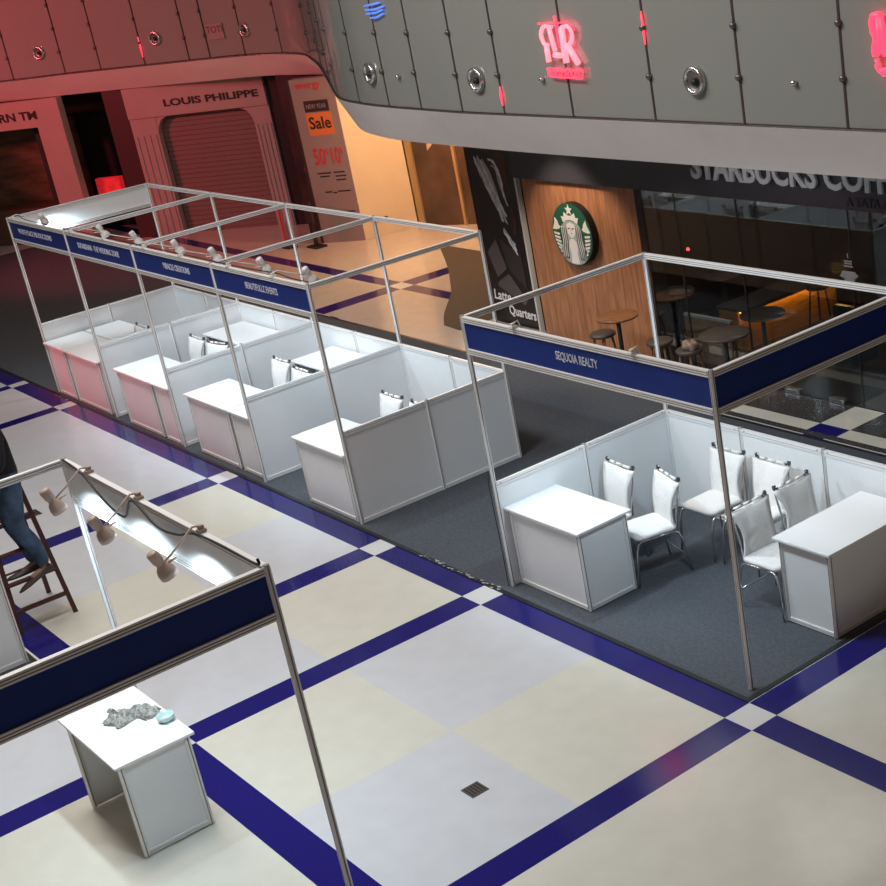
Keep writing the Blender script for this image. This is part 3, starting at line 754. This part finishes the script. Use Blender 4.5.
# ------------------------------------------------------------------ coffee shop front
YW = 4.87
WOOD = mat('cafe_wood', (.37, .155, .072), .5, noise=.28, nscale=4, stretch=(6, 6, .7))
WOODS = mat('wood_gap', (.10, .045, .025), .7)
b = MB(); x = -6.0; k = 0
b.box((-6.0, 5.0, 0), (-3.56, 5.2, 2.17), 0)
while x < -3.6:
    w = .305; b.box((x, 4.985, 0), (min(x+w-.004, -3.56), 5.0, 2.17), 0); x += w
struct(b.build('wall_back', [WOOD, WOODS]))
b = MB(); b.box((-3.56, 4.86, 0), (-3.44, 5.1, 2.17)); b.box((-7.35, 5.06, 0), (-6.0, 5.2, 3.0)); b.box((-6.0, 5.06, 2.17), (-3.4, 5.2, 3.0))
struct(b.build('trim_2', DARK))
MB_ = MB().box((-6.085, 4.93, 0), (-6.05, 5.0, 3.0)); struct(MB_.build('trim_3', mat('white_trim', (.55, .53, .51), .5)))
t = thing('shop_sign', 'long dark sign band with pale capital letters reading STARBUCKS COFFEE', 'sign', (-1.5, 4.9, 2.17))
BANDD = mat('sign_band', (.030, .030, .038), .45)
MB().box((-4.52, -.02, 0), (7.5, .12, .83)).build('band', BANDD, t)
vs, fs = text_geo('STARBUCKS COFFEE', .40, .015, .012)
k = 1.93/ (max(v.x for v in text_geo('STARBUCKS', .40, .015, .012)[0]))
for v in vs: v.x *= k
MB().add(vs, fs, 0, basis((-.97, -.05, .215), (1, 0, 0), (0, 0, 1))).build('lettering', mat('sign_letters', (.50, .49, .48), .5), t)
vs, fs = text_geo('A TATA Alliance', .13, .004, .003)
MB().add(vs, fs, 0, basis((1.32, -.026, .045), (1, 0, 0), (0, 0, 1))).build('small_lettering', BLACK, t)

# round siren sign
GREEN = mat('sign_green', (.012, .10, .055), .4); WH = mat('sign_white', (.78, .74, .72), .5); GRY = mat('sign_grey', (.34, .40, .38), .5)
t = thing('round_sign', 'round green and white siren emblem on the wood wall', 'sign', (-4.93, 4.985, 1.505))
RD = .405
Mf = basis((0, -.10, 0), (1, 0, 0), (0, 0, 1))
d = MB(); d.lathe([(0, 0), (RD, 0), (RD, -.095), (0, -.095)], 56, 0, Mf, False); d.build('disc', BLACK, t)
d = MB(); d.lathe([(0, .004), (RD*.99, .004), (RD*.99, .0)], 56, 0, Mf, False); d.build('green_face', GREEN, t)
def P2(bb, pts, mi, z=.006, dz=.004): bb.prism([(x*RD, y*RD, z) for x, y in pts], (0, 0, dz), mi, Mf)
w = MB()
star = []
for i in range(10):
    a = PI/2+i*PI/5; r_ = .19 if i % 2 == 0 else .08; star.append((r_*math.cos(a), .78+r_*math.sin(a)))
P2(w, star, 0)
P2(w, [(-.36, .36), (-.44, .56), (-.30, .54), (-.26, .70), (-.08, .60), (.08, .60), (.26, .70), (.30, .54), (.44, .56), (.36, .36), (.2, .44), (0, .47), (-.2, .44)], 0)
hair = [(-.50, .10), (-.44, .29), (-.25, .41), (0, .45), (.25, .41), (.44, .29), (.50, .10), (.50, -.12), (.52, -.35), (.60, -.55), (.62, -.74), (.42, -.89), (.2, -.96), (0, -.98), (-.2, -.96), (-.42, -.89), (-.62, -.74), (-.60, -.55), (-.52, -.35), (-.50, -.12)]
P2(w, hair, 1)
w.prism([(x*RD, y*RD, .010) for x, y in [(-.22, .20), (-.19, .33), (0, .39), (.19, .33), (.22, .20), (.18, .02), (.06, -.10), (-.06, -.10), (-.18, .02)]], (0, 0, .003), 0, Mf)
w.prism([(x*RD, y*RD, .010) for x, y in [(-.08, -.14), (.08, -.14), (.18, -.24), (.21, -.42), (.16, -.62), (.20, -.94), (-.20, -.94), (-.16, -.62), (-.21, -.42), (-.18, -.24)]], (0, 0, .003), 0, Mf)
for s in (-1, 1):
    for kx in (.26, .35, .44):
        pts = [(s*kx*.95, .24), (s*kx, 0), (s*(kx-.01), -.25), (s*(kx+.04), -.5), (s*(kx+.05), -.78)]
        w.tube([Mf @ V((q.x*RD, q.y*RD, .011)) for q in spl([V((x, y, 0)) for x, y in pts], 4)], .0055, 5, 2)
        w.tube([Mf @ V((q.x*RD, q.y*RD, .011)) for q in spl([V((x+s*.045, y, 0)) for x, y in pts], 4)], .0075, 5, 0)
    P2(w, [(s*.66, .38), (s*.78, .50), (s*.82, .34), (s*.95, .12), (s*.80, .10), (s*.62, .14), (s*.54, .20), (s*.62, .27)], 0)
    for j in range(7):
        y = .03-j*.115; xo = math.sqrt(max(.05, .93**2-(y-.04)**2))-.01
        P2(w, [(s*xo, y), (s*(xo-.02), y-.07), (s*(xo-.27), y-.10-.012*j), (s*(xo-.29), y-.035-.008*j)], 0)
    P2(w, [(s*.56, -.36), (s*.68, -.46), (s*.60, -.60), (s*.50, -.50)], 0)
e = MB()
for s in (-1, 1): e.box((s*.10*RD-.018, .17*RD, .013), (s*.10*RD+.018, .21*RD, .0145), 2, Mf)
e.box((-.012, .02*RD, .013), (.012, .045*RD, .0145), 2, Mf); e.box((-.004, .07*RD, .013), (.004, .2*RD, .0142), 1, Mf)
w.build('siren', [WH, GRY, BLACK], t); e.build('face_lines', [WH, GRY, BLACK], t)

# poster
t = thing('poster_panel', 'tall black cafe poster with a pale splash and white words Latte Quarters', 'poster', (-6.63, 4.98, 0))
MB().box((-.53, .0, .08), (.53, .06, 3.0)).build('board', mat('poster_black', (.012, .010, .011), .35), t)
b = MB(); Mp = basis((0, -.002, 0), (1, 0, 0), (0, 0, 1)); rp = random.Random(11)
def blob(pts, mi): b.prism([(x, y, 0) for x, y in pts], (0, 0, .003), mi, Mp)
def ribbon(pts, w, mi):
    c = spl([V((x, y, 0)) for x, y in pts], 5); n_ = len(c); L_ = []; R_ = []
    for q in range(n_):
        d_ = (c[min(q+1, n_-1)]-c[max(q-1, 0)]).normalized(); nn = V((-d_.y, d_.x, 0)); ww = w*(math.sin(PI*min(1, (q+.6)/n_))**.6)*(1+.35*math.sin(q*1.7))+.004
        L_.append(c[q]+nn*ww); R_.append(c[q]-nn*ww)
    b.add([p+V((0, 0, .0005+.0004*rp.random())) for p in L_+R_], [(q, q+1, n_+q+1, n_+q) for q in range(n_-1)], mi, Mp @ X4.Translation((0, 0, .003)))
blob([(-.30, 2.30), (-.18, 2.36), (-.05, 2.20), (.02, 2.0), (.08, 1.78), (.16, 1.62), (.06, 1.60), (-.02, 1.66), (-.12, 1.82), (-.22, 2.0), (-.28, 2.16)], 1)
for q in range(9):
    o_ = rp.uniform(-.08, .08); ribbon([(-.30+o_, 2.36+rp.uniform(-.08, .08)), (-.20+o_, 2.15), (-.08+o_*.8, 1.92), (.03+o_*.7, 1.74), (.12+o_, 1.54+rp.uniform(-.1, .06))], rp.uniform(.012, .032), 0 if q % 3 else 1)
ribbon([(-.05, 2.36), (.08, 2.32), (.17, 2.12), (.18, 1.92), (.24, 1.74)], .022, 0); ribbon([(.0, 2.28), (.10, 2.22), (.13, 2.02), (.20, 1.86)], .012, 1)
for q in range(5): ribbon([(.05+q*.06, 2.54-q*.03), (.13+q*.05, 2.40), (.20+q*.03, 2.15-q*.05)], .02, 2)
ribbon([(.30, 1.75), (.33, 1.55), (.28, 1.35)], .035, 2); ribbon([(-.30, 2.52), (-.12, 2.50), (.02, 2.44)], .03, 2)
for q in range(6): ribbon([(.06+rp.uniform(-.04, .04), 1.38+rp.uniform(-.05, .05)), (.15, 1.28+rp.uniform(-.05, .05)), (.22+rp.uniform(-.06, .06), 1.14+rp.uniform(-.08, .08))], .016, 1 if q % 2 else 0)
blob([(-.45, 1.05), (-.20, 1.25), (-.05, .85), (-.30, .70)], 3); blob([(-.30, .64), (-.02, .78), (.32, .42), (.25, .36), (-.33, .58)], 3); blob([(-.12, 1.28), (.34, 1.1), (.36, .60), (.02, .82)], 4)
b.build('picture', [mat('splash', (.66, .65, .68), .5), mat('splash_dim', (.40, .39, .41), .5), mat('rust', (.075, .025, .015), .5), mat('umber', (.085, .065, .065), .5), mat('umber_dark', (.028, .02, .02), .5)], t)
CHALK = mat('chalk', (.72, .70, .68), .7)
vs, fs = text_geo('Latte', .20, .001, .004, shear=.1); MB().add(vs, fs, 0, basis((-.48, -.006, .38), (1, 0, -.02), (0, 0, 1))).build('upper_word', CHALK, t)
vs, fs = text_geo('Quarters', .19, .001, .004, shear=.1, width=.62); MB().add(vs, fs, 0, basis((-.16, -.006, .19), (1, 0, -.04), (0, 0, 1))).build('lower_word', CHALK, t)

# glazing
GLS = glass('shop_glass', (.78, .80, .79), (.02, .02, .02), .05, .015, .62)
b = MB()
gx = [-3.44, -2.86, -1.83, -.18, 1.2, 2.6, 6.0]
for i in range(len(gx)-1): b.box((gx[i]+.006, YW, .012), (gx[i+1]-.006, YW+.012, 2.17))
struct(b.build('window_1', GLS, fix=False))
b = MB()
for x in gx[1:-1]: b.box((x-.008, YW-.004, 0), (x+.008, YW+.018, 2.17))
b.box((-3.44, YW-.004, 0), (6, YW+.018, .012))
struct(b.build('window_2', BLACK))
for i, x in enumerate((-1.22, -.54)):
    o = MB().box((-.11, -.03, .006), (.11, .02, .055)).box((-.07, -.034, .02), (.07, -.03, .045), 1).build('patch_fitting', [CHROME, KNOB], None, (x, YW-.006, 0), bevel=.002)
    tag(o, ['left steel patch fitting at the foot of the cafe glass door', 'right steel patch fitting at the foot of the cafe glass door'][i], 'door fitting', 'patch fittings of the cafe door')
# small mark on the glass
t = thing('cup_decal', 'small white cup mark on the cafe glass', 'decal', (-.22, YW-.001, 1.42)); b = MB()
Mq = basis((0, -.003, 0), (1, 0, 0), (0, 0, 1))
b.prism([(-.09, .10, 0), (.09, .10, 0), (.07, -.0, 0), (.05, -.04, 0), (-.05, -.04, 0), (-.07, 0, 0)], (0, 0, .002), 0, Mq); b.prism([(-.13, .04, 0), (-.09, .09, 0), (-.05, .0, 0)], (0, 0, .002), 0, Mq); b.prism([(.13, .06, 0), (.09, .09, 0), (.05, .0, 0)], (0, 0, .002), 0, Mq)
for z, w in ((.145, .06), (.175, .05), (.20, .055)): b.box((-w, z, 0), (w, z+.016, .002), 0, Mq)
b.box((-.008, .24, 0), (.008, .29, .002), 0, Mq)
b.build('mark', mat('decal', (.42, .43, .42), .6), t)

# interior of the cafe
b = MB(); b.box((-4.75, 9.2, 0), (7, 9.4, 3.0)); b.box((-4.75, 5.2, 0), (-4.6, 9.4, 3.0)); b.box((-4.6, 5.2, 0), (-3.62, 5.25, 3.0))
struct(b.build('wall_cafe', mat('cafe_dark', (.008, .0075, .0075), .6)))
TW = mat('table_wood', (.20, .085, .035), .35, noise=.3, nscale=6, stretch=(1, 6, 1)); TD = mat('table_dark', (.075, .062, .055), .22); LEGB = mat('table_leg', (.015, .013, .013), .4)
def round_table(x, y, r, top, label, h=.73):
    t = thing('round_table', label, 'table', (x, y, 0), 0, 'round cafe tables')
    MB().lathe([(0, h-.03), (r-.01, h-.03), (r, h-.02), (r, h-.004), (r-.006, h), (0, h)], 36).build('table_top', top, t)
    MB().tube([(0, 0, .02), (0, 0, h-.03)], .028, 12).build('pedestal', LEGB, t)
    MB().lathe([(0, .0), (.2, .0), (.2, .008), (.04, .03), (0, .03)], 24).build('base', LEGB, t)
round_table(-3.66, 4.42, .26, TW, 'round wooden table in front of the wood wall')
round_table(-1.86, 4.50, .29, TD, 'round dark wood table beside the fascia corner post')
round_table(-3.78, 5.52, .22, TD, 'round table with shiny top just inside the glass, next to the wood wall')
round_table(-3.72, 6.25, .24, TD, 'round table with shiny top farther back in the dark cafe')
round_table(-2.0, 5.25, .27, TD, 'round shiny table in front of the glowing amber counter')
def stool(x, y, rz, label, top):
    t = thing('low_stool', label, 'stool', (x, y, 0), rz, 'low wooden stools of the cafe')
    MB().lathe([(0, .40), (.15, .40), (.165, .41), (.165, .435), (.15, .447), (0, .45)], 26).build('seat', top, t)
    for i in range(4):
        a = PI/4+i*PI/2; MB().tube([(.11*math.cos(a), .11*math.sin(a), .40), (.16*math.cos(a), .16*math.sin(a), 0)], [.018, .014], 8).build('leg', mat('stool_leg', (.16, .07, .035), .5), t)
ST = mat('stool_seat', (.060, .045, .038), .5)
stool(-4.06, 4.46, .2, 'low stool left of the wooden table, in front of the wood wall', ST)
stool(-3.12, 4.58, .5, 'low stool behind the white back post of the corner booth', ST)
stool(-2.52, 4.52, .1, 'low stool between the booth post and the dark table', ST)
# bag on the stool
b = MB(); rnd = random.Random(4)
b.lathe([(0, 0), (.07, .0), (.10, .04), (.085, .08), (.04, .10), (0, .105)], 9)
for v in b.v: v.x += rnd.uniform(-.028, .028); v.y += rnd.uniform(-.028, .028); v.z += rnd.uniform(0, .04) if v.z > .01 else 0
o = b.build('paper_bag', mat('paper_pink', (.30, .20, .16), .8, noise=.5, nscale=25), None, (-2.48, 4.50, .45)); tag(o, 'crumpled pinkish paper bag on a low stool', 'bag')
# low wooden divider, glowing counter
t = thing('low_divider', 'low wooden divider with a pale top edge inside the cafe', 'divider', (-2.85, 5.14, 0))
BR = mat('divider_wood', (.20, .12, .055), .5, noise=.3, nscale=5, stretch=(1, 1, 8))
MB().box((-.42, .0, 0), (.40, .04, .57)).build('board', BR, t); MB().box((-.42, -.004, .57), (.40, .045, .6)).build('edge', mat('edge_pale', (.42, .41, .40), .4), t)
t = thing('cafe_counter', 'long amber lit wooden counter inside the dark cafe', 'counter', (-2.95, 6.45, 0))
AM = mat('amber_wood', (.42, .20, .04), .4, noise=.25, nscale=4, stretch=(1, .6, 8))
MB().box((-.25, -.8, 0), (.10, .95, .52)).build('body', AM, t)
MB().box((-.27, -.82, .52), (.20, .97, .55)).box((.19, -.82, .50), (.20, .97, .52)).build('counter_top', TD, t)
MB().box((.125, -.8, .507), (.185, .95, .519)).build('light_strip', mat('warm_strip', (1., .5, .10), .4, emit=16.), t)
for x, y, lab in ((-2.1, 6.3, 'left of two dark bar stools before the amber counter'), (-1.85, 6.75, 'right of two dark bar stools before the amber counter')):
    t = thing('bar_stool', lab, 'stool', (x, y, 0), 0, 'bar stools before the amber counter')
    MB().lathe([(0, .72), (.14, .72), (.15, .735), (.14, .76), (0, .76)], 20).build('seat', LEGB, t)
    for i in range(4):
        a = PI/4+i*PI/2; MB().tube([(.09*math.cos(a), .09*math.sin(a), .72), (.16*math.cos(a), .16*math.sin(a), 0)], .012, 6).build('leg', LEGB, t)
    MB().tube([(.135*math.cos(2*PI*i/12), .135*math.sin(2*PI*i/12), .25) for i in range(12)], .008, 6, closed=True).build('foot_ring', LEGB, t)
t = thing('dark_armchair', 'dark rounded armchair behind the table inside the cafe', 'armchair', (-1.25, 5.75, 0))
o = MB().box((-.26, -.22, .1), (.26, .25, .40)).build('seat', mat('arm_leather', (.02, .02, .021), .4), t, bevel=.05)
o = MB().box((-.30, .18, .1), (.30, .30, .68)).box((-.33, -.22, .1), (-.25, .26, .55)).box((.25, -.22, .1), (.33, .26, .55)).build('backrest', MATS['arm_leather'], t, bevel=.03)
o = MB().lathe([(0, 0), (.02, 0), (.02, .02), (0, .02)], 10, 0, basis((0, 0, 0), (1, 0, 0), (0, 0, 1))).build('standby_light', mat('red_dot', (1, .05, .05), .4, emit=6.), None, (-3.58, 5.6, 1.25), (0, 0, PI/2)); tag(o, 'tiny red standby light in the dark cafe', 'light')

# ------------------------------------------------------------------ corridor and left shops
CREAMW = mat('beige_wall', (.62, .49, .36), .55, noise=.03, nscale=2)
b = MB(); b.prism([(-14.42, 7.15, 0), (-14.21, 8.2, 0), (-14.5, 8.25, 0), (-14.75, 7.2, 0)], (0, 0, 3.0))
struct(b.build('wall_corridor', CREAMW))
def U2(A, B):
    A = V((*A, 0)); B = V((*B, 0)); d = (B-A).normalized(); return A, d, (B-A).length, basis(A, d, (0, 0, 1))
o = MB().box((.30, .28, .0), (.36, .32, .004), 0, basis((-14.39, 7.15, 0), (.2, 1.03, 0), (0, 0, 1))).box((.44, .31, .0), (.50, .35, .004), 0, basis((-14.39, 7.15, 0), (.2, 1.03, 0), (0, 0, 1))).build('wall_socket', BLACK)
tag(o, 'pair of small dark sockets low on the beige wall', 'socket')
# brown glazed shopfront at the end of the corridor
A, d, L, M = U2((-14.2, 8.25), (-9.4, 10.4))
t = thing('shopfront', 'brown glazed shopfront with gold frames at the end of the corridor', 'shopfront', A)
M0 = basis((0, 0, 0), d, (0, 0, 1))
GOLD = mat('gold_frame', (.45, .30, .15), .4, .3); BG = mat('brown_glass', (.10, .062, .042), .25, noise=.4, nscale=1.2)
MB().box((0, 0, -.1), (L, 2.99, -.02), 0, M0).build('glazing', BG, t)
for x, w in ((.0, .12), (1.0, .05), (1.65, .14), (2.25, .12)): MB().box((x, 0, -.02), (x+w, 2.99, .04), 0, M0).build('frame', GOLD, t)
b = MB()
for x, z, h_ in ((.45, 1.4, .5), (1.25, 1.1, .7), (.5, 2.1, .3), (1.35, 2.2, .25)): b.prism([(x, z, -.018), (x+.12, z+.1, -.018), (x+.10, z+h_, -.018), (x+.03, z+h_*.8, -.018)], (0, 0, .003), 0, M0)
b.build('glint', mat('paper_sheet', (.46, .38, .30), .6), t)  # reflected glints put on the glass as pale flakes
MB().box((1.84, 0, -.02), (1.95, 2.99, .05), 0, M0).build('dark_mullion', BLACK, t)
b = MB().box((-7.4, 5.1, 0), (-7.3, 14, 3.0)); b.box((-14.4, 13.5, 0), (-7.3, 13.7, 3.0)); struct(b.build('wall_corridor_end', mat('corridor_wall', (.10, .065, .045), .6)))
# added dark brown floor patch with curved edge, stands in for a darkened area
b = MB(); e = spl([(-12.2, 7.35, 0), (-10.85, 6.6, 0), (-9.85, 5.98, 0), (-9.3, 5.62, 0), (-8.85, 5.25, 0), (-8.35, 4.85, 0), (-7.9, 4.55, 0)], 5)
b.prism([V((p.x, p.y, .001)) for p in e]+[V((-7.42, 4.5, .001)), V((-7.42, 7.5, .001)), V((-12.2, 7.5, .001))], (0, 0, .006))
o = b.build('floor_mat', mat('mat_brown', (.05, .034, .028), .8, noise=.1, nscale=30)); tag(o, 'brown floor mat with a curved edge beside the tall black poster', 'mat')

# sale window
SA, SD, SL, SM = U2((-15.70, 6.33), (-14.41, 7.15))
t = thing('sale_window', 'pale sale poster on a shop corner, orange square and red 50% and 10%', 'shop window', SA)
M0 = basis((0, 0, 0), SD, (0, 0, 1))
PK = mat('poster_pale', (.24, .185, .185), .5)
MB().box((.66, .0, -.25), (SL, 2.99, .0), 0, M0).build('panel', PK, t)
def tx(body, size, x, z, m, name, bold=.0, width=None, th=.004, zz=.003):
    vs, fs = text_geo(body, size, .001, bold, width=width); o = MB().add(vs, fs, 0, M0 @ X4.Translation((x, z, zz))).build(name, m, t); return o
REDP = mat('print_red', (.50, .02, .03), .5); BLKP = mat('print_black', (.02, .015, .015), .5); ORP = mat('print_orange', (.62, .17, .04), .5)
tx('energy', .19, .78, 2.82, REDP, 'shop_name', .002, .50)
MB().box((.87, 2.40, .0), (1.36, 2.60, .004), 0, M0).build('black_label', BLKP, t); tx('NEW YEAR', .11, .91, 2.46, PK, 'label_text', .001, .40, zz=.006)
MB().box((.86, 1.98, .0), (1.38, 2.38, .004), 0, M0).build('orange_square', ORP, t); tx('Sale', .30, .90, 2.10, BLKP, 'sale_text', .006, .44, zz=.006)
tx('50', .42, .84, 1.45, REDP, 'discount_text', .006, .24); tx('%', .16, 1.09, 1.62, REDP, 'discount_text', .002, .06)
tx('10', .42, 1.20, 1.45, REDP, 'discount_text', .006, .18); tx('%', .16, 1.39, 1.62, REDP, 'discount_text', .002, .05)
b = MB()
for x, z, w in ((.84, 1.28, .28), (.88, 1.22, .20), (1.18, 1.28, .22), (1.2, 1.21, .22), (1.2, 1.14, .20), (.92, .93, .14), (1.08, .91, .08), (1.18, .93, .26), (.84, .55, .6)): b.box((x, z, 0), (x+w, z+.025, .003), 0, M0)
b.build('fine_print', BLKP, t)
MB().box((-.12, .0, -1.0), (.66, 2.99, -.9), 0, M0).build('display_back', mat('display_dark', (.03, .012, .012), .5, noise=.5, nscale=3), t)
for i, (x, z) in enumerate(((.45, 1.3), (.40, .9), (.5, .5), (.30, 1.15))):
    MB().lathe([(0, 0), (.09, .02), (.12, .12), (.07, .22), (0, .25)], 12, 0, M0 @ X4.Translation((x, z, -.7)) @ X4.Rotation(-PI/2, 4, 'X')).build('display_item', mat('display_red', (.11, .02, .02), .6), t)
MB().box((.60, 0, -.2), (.66, 2.99, .0), 0, M0).build('frame', DARK, t)
# stanchion + red sign stand by the sale window
t = thing('sign_stand', 'dark sign stand on the floor before the sale window', 'sign stand', (-15.0, 6.45, 0))
MB().box((-.18, -.12, 0), (.18, .12, .03)).build('base', BLACK, t); MB().box((-.03, -.03, .03), (.03, .03, .75)).build('pole', BLACK, t); MB().box((-.13, -.04, .45), (.13, .0, .85)).build('board', DARK, t)
t = thing('sign_stand', 'slim red and white sign stand beside the dark pillar', 'sign stand', (-15.6, 6.2, 0))
MB().box((-.14, -.1, 0), (.14, .1, .03)).build('base', BLACK, t); MB().box((-.11, -.02, .03), (-.02, .02, .75)).build('board', REDP, t); MB().box((-.02, -.02, .03), (.06, .02, .75)).build('board', PK, t)

# shuttered shop
A, d, L, M = U2((-19.95, 5.56), (-17.4, 7.33))
M0 = basis((0, 0, 0), d, (0, 0, 1))
t = thing('shopfront', 'shuttered shopfront with arched corners reading LOUIS PHILIPPE', 'shopfront', A)
PINK = mat('shop_cream', (.40, .32, .30), .5, noise=.04, nscale=2)
b = MB(); b.box((-.02, 2.40, -.12), (L, 2.99, .06), 0, M0)
f = b.build('fascia', PINK, t)
vs, fs = text_geo('LOUIS PHILIPPE', .185, .004, .006, width=2.10); MB().add(vs, fs, 0, M0 @ X4.Translation((.86, 2.585, .066))).build('lettering', BLKP, f)
for x0, x1, s in ((-.02, .56, 1), (2.72, L, -1)):
    b = MB(); b.box((x0, 0, -.12), (x1, 2.4, .03), 0, M0)
    k = 4
    for i in range(k): xx = x0+(x1-x0)*(i+.5)/k; b.box((xx-.02, 0, .03), (xx+.02, 2.05, .05), 0, M0)
    c = x1 if s > 0 else x0
    b.prism([(c, 2.40, -.1), (c+s*.28, 2.40, -.1), (c+s*.12, 2.33, -.1), (c+s*.03, 2.2, -.1), (c, 2.05, -.1)], (0, 0, .12), 0, M0)
    b.build('pilaster', PINK, t)
b = MB(); z = .05
while z < 2.4:
    b.prism([(.56, z, -.16), (.56, z+.09, -.16), (.56, z+.085, -.148), (.56, z+.012, -.148)], (2.16, 0, 0), 0, M0); z += .095
b.box((.56, 0, -.19), (2.72, 2.4, -.16), 0, M0)
b.build('roller_shutter', mat('shutter', (.20, .13, .125), .5), t)
MB().box((1.25, 0, -.15), (1.29, .2, -.10), 0, M0).build('shutter_handle', BLACK, t)
# dark pillars either side
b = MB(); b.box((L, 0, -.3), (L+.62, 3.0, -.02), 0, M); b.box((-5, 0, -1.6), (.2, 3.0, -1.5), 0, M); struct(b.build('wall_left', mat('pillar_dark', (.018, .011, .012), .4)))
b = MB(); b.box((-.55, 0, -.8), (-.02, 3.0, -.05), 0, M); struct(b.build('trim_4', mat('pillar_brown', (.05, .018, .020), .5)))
# red glowing box in the dark shop
o = MB().box((-1.52, .55, -.6), (-.95, 1.22, -.45), 0, M).build('red_display', mat('red_box', (.75, .02, .03), .5, emit=.5, noise=.8, nscale=5)); tag(o, 'glowing red display box in the dark doorway of the left shops', 'display')
o = MB()
# farther shop with brown display
b = MB(); b.box((-2.15, 0, -.15), (-1.55, 2.45, .05), 0, M); b.box((-5.2, 2.45, -.15), (-1.55, 2.99, .04), 0, M)
t = thing('shopfront', 'dim shopfront at the far left with a brown lit display', 'shopfront', (0, 0, 0))
b.build('fascia', PINK, t)
vs, fs = text_geo('BURN TM', .23, .004, .006, width=1.3); MB().add(vs, fs, 0, M @ X4.Translation((-3.4, 2.62, .046))).build('lettering', BLKP, t)
MB().box((-6.5, 0, -1.2), (-2.15, 2.45, -1.1), 0, M).build('display_back', mat('display_brown', (.12, .065, .035), .5, noise=.6, nscale=1.5, stretch=(1, 1, 4)), t)
MB().box((-6.5, .0, -1.0), (-2.2, .75, -.4), 0, M).build('display_table', mat('display_shelf', (.09, .05, .03), .5), t)
MB().box((-2.6, .6, -.5), (-2.15, 2.4, -.4), 0, M).build('side_panel', DARK, t)
b = MB(); b.box((-40, 15.9, 0), (14, 16, 8)); struct(b.build('wall_far', DARK))
b = MB().box((-30, -1.5, 0), (-29.8, 6, 8)); struct(b.build('wall_left_end', DARK))

# ------------------------------------------------------------------ light
w = bpy.data.worlds.new('world'); scn.world = w; w.use_nodes = True
bg = w.node_tree.nodes['Background']; bg.inputs['Color'].default_value = (1., .72, .56, 1); bg.inputs['Strength'].default_value = .09
def area(name, loc, target, sx, sy, e, col):
    l = bpy.data.lights.new(name, 'AREA'); l.shape = 'RECTANGLE'; l.size = sx; l.size_y = sy; l.energy = e; l.color = col
    o = bpy.data.objects.new(name, l); COL.objects.link(o); o.location = loc
    o.rotation_euler = (V(target)-V(loc)).to_track_quat('-Z', 'Y').to_euler(); return o
def point(name, loc, e, col, r=.1):
    l = bpy.data.lights.new(name, 'POINT'); l.energy = e; l.color = col; l.shadow_soft_size = r
    o = bpy.data.objects.new(name, l); COL.objects.link(o); o.location = loc; return o
for x, e in ((-8.5, 170), (-4.5, 370), (-.3, 425)): area('atrium_lamp', (x, -3.1, 10), (x+1.6, -2.2, 0), 3, 2, e, (1, .97, .94))
def spot(name, loc, target, e, col, size, r=.2):
    l = bpy.data.lights.new(name, 'SPOT'); l.energy = e; l.color = col; l.spot_size = size; l.spot_blend = .5; l.shadow_soft_size = r
    o = bpy.data.objects.new(name, l); COL.objects.link(o); o.location = loc
    o.rotation_euler = (V(target)-V(loc)).to_track_quat('-Z', 'Y').to_euler(); return o
spot('red_neon_lamp', (-19.5, -3.5, 5.6), (-19.0, 6, 2.5), 2300, (1, .10, .13), 1.15, .5)
spot('red_neon_lamp', (-18, -4.5, 1.1), (-9.2, 0, .35), 1500, (1, .10, .14), .30, .3)
point('corridor_downlight', (-12.0, 7.6, 2.75), 260, (1., .58, .28), .15)
point('corridor_downlight', (-10.8, 6.1, 2.8), 60, (1., .58, .28), .15)
spot('cafe_downlight', (-4.9, 4.0, 2.9), (-4.9, 4.95, .7), 125, (1., .80, .62), 1.5, .1)
spot('cafe_downlight', (-2.75, 4.3, 2.9), (-2.75, 4.75, 0), 90, (1., .75, .5), 1.1, .1)  # added unseen lamp that brightens the stools and divider
spot('sign_downlight', (-1.2, 3.6, 2.95), (-1.2, 4.9, 2.3), 20, (.95, .95, 1.), 1.6, .1)
spot('cafe_downlight', (-3.3, 5.7, 2.9), (-3.3, 5.8, 0), 60, (.9, .95, 1.), 1.0, .1)
point('cafe_counter_lamp', (-2.0, 6.6, .9), 5, (1., .55, .15), .1)
for x, aim in ((.75, (-.12, .75, -.85)), (2.2, (-.1, .75, -.85))):
    spotlamp(x, -.02, .17, -.20, LW, 'arm spotlight hidden behind the %s half of the SEQUOIA REALTY fascia' % ('left' if x < 1 else 'right'), 'arm spotlights behind the corner booth fascia', aim, 70., 2.5)

vs_ = scn.view_settings; vs_.view_transform = 'Standard'; vs_.look = 'None'; vs_.exposure = 0; vs_.gamma = 1; vs_.use_curve_mapping = False
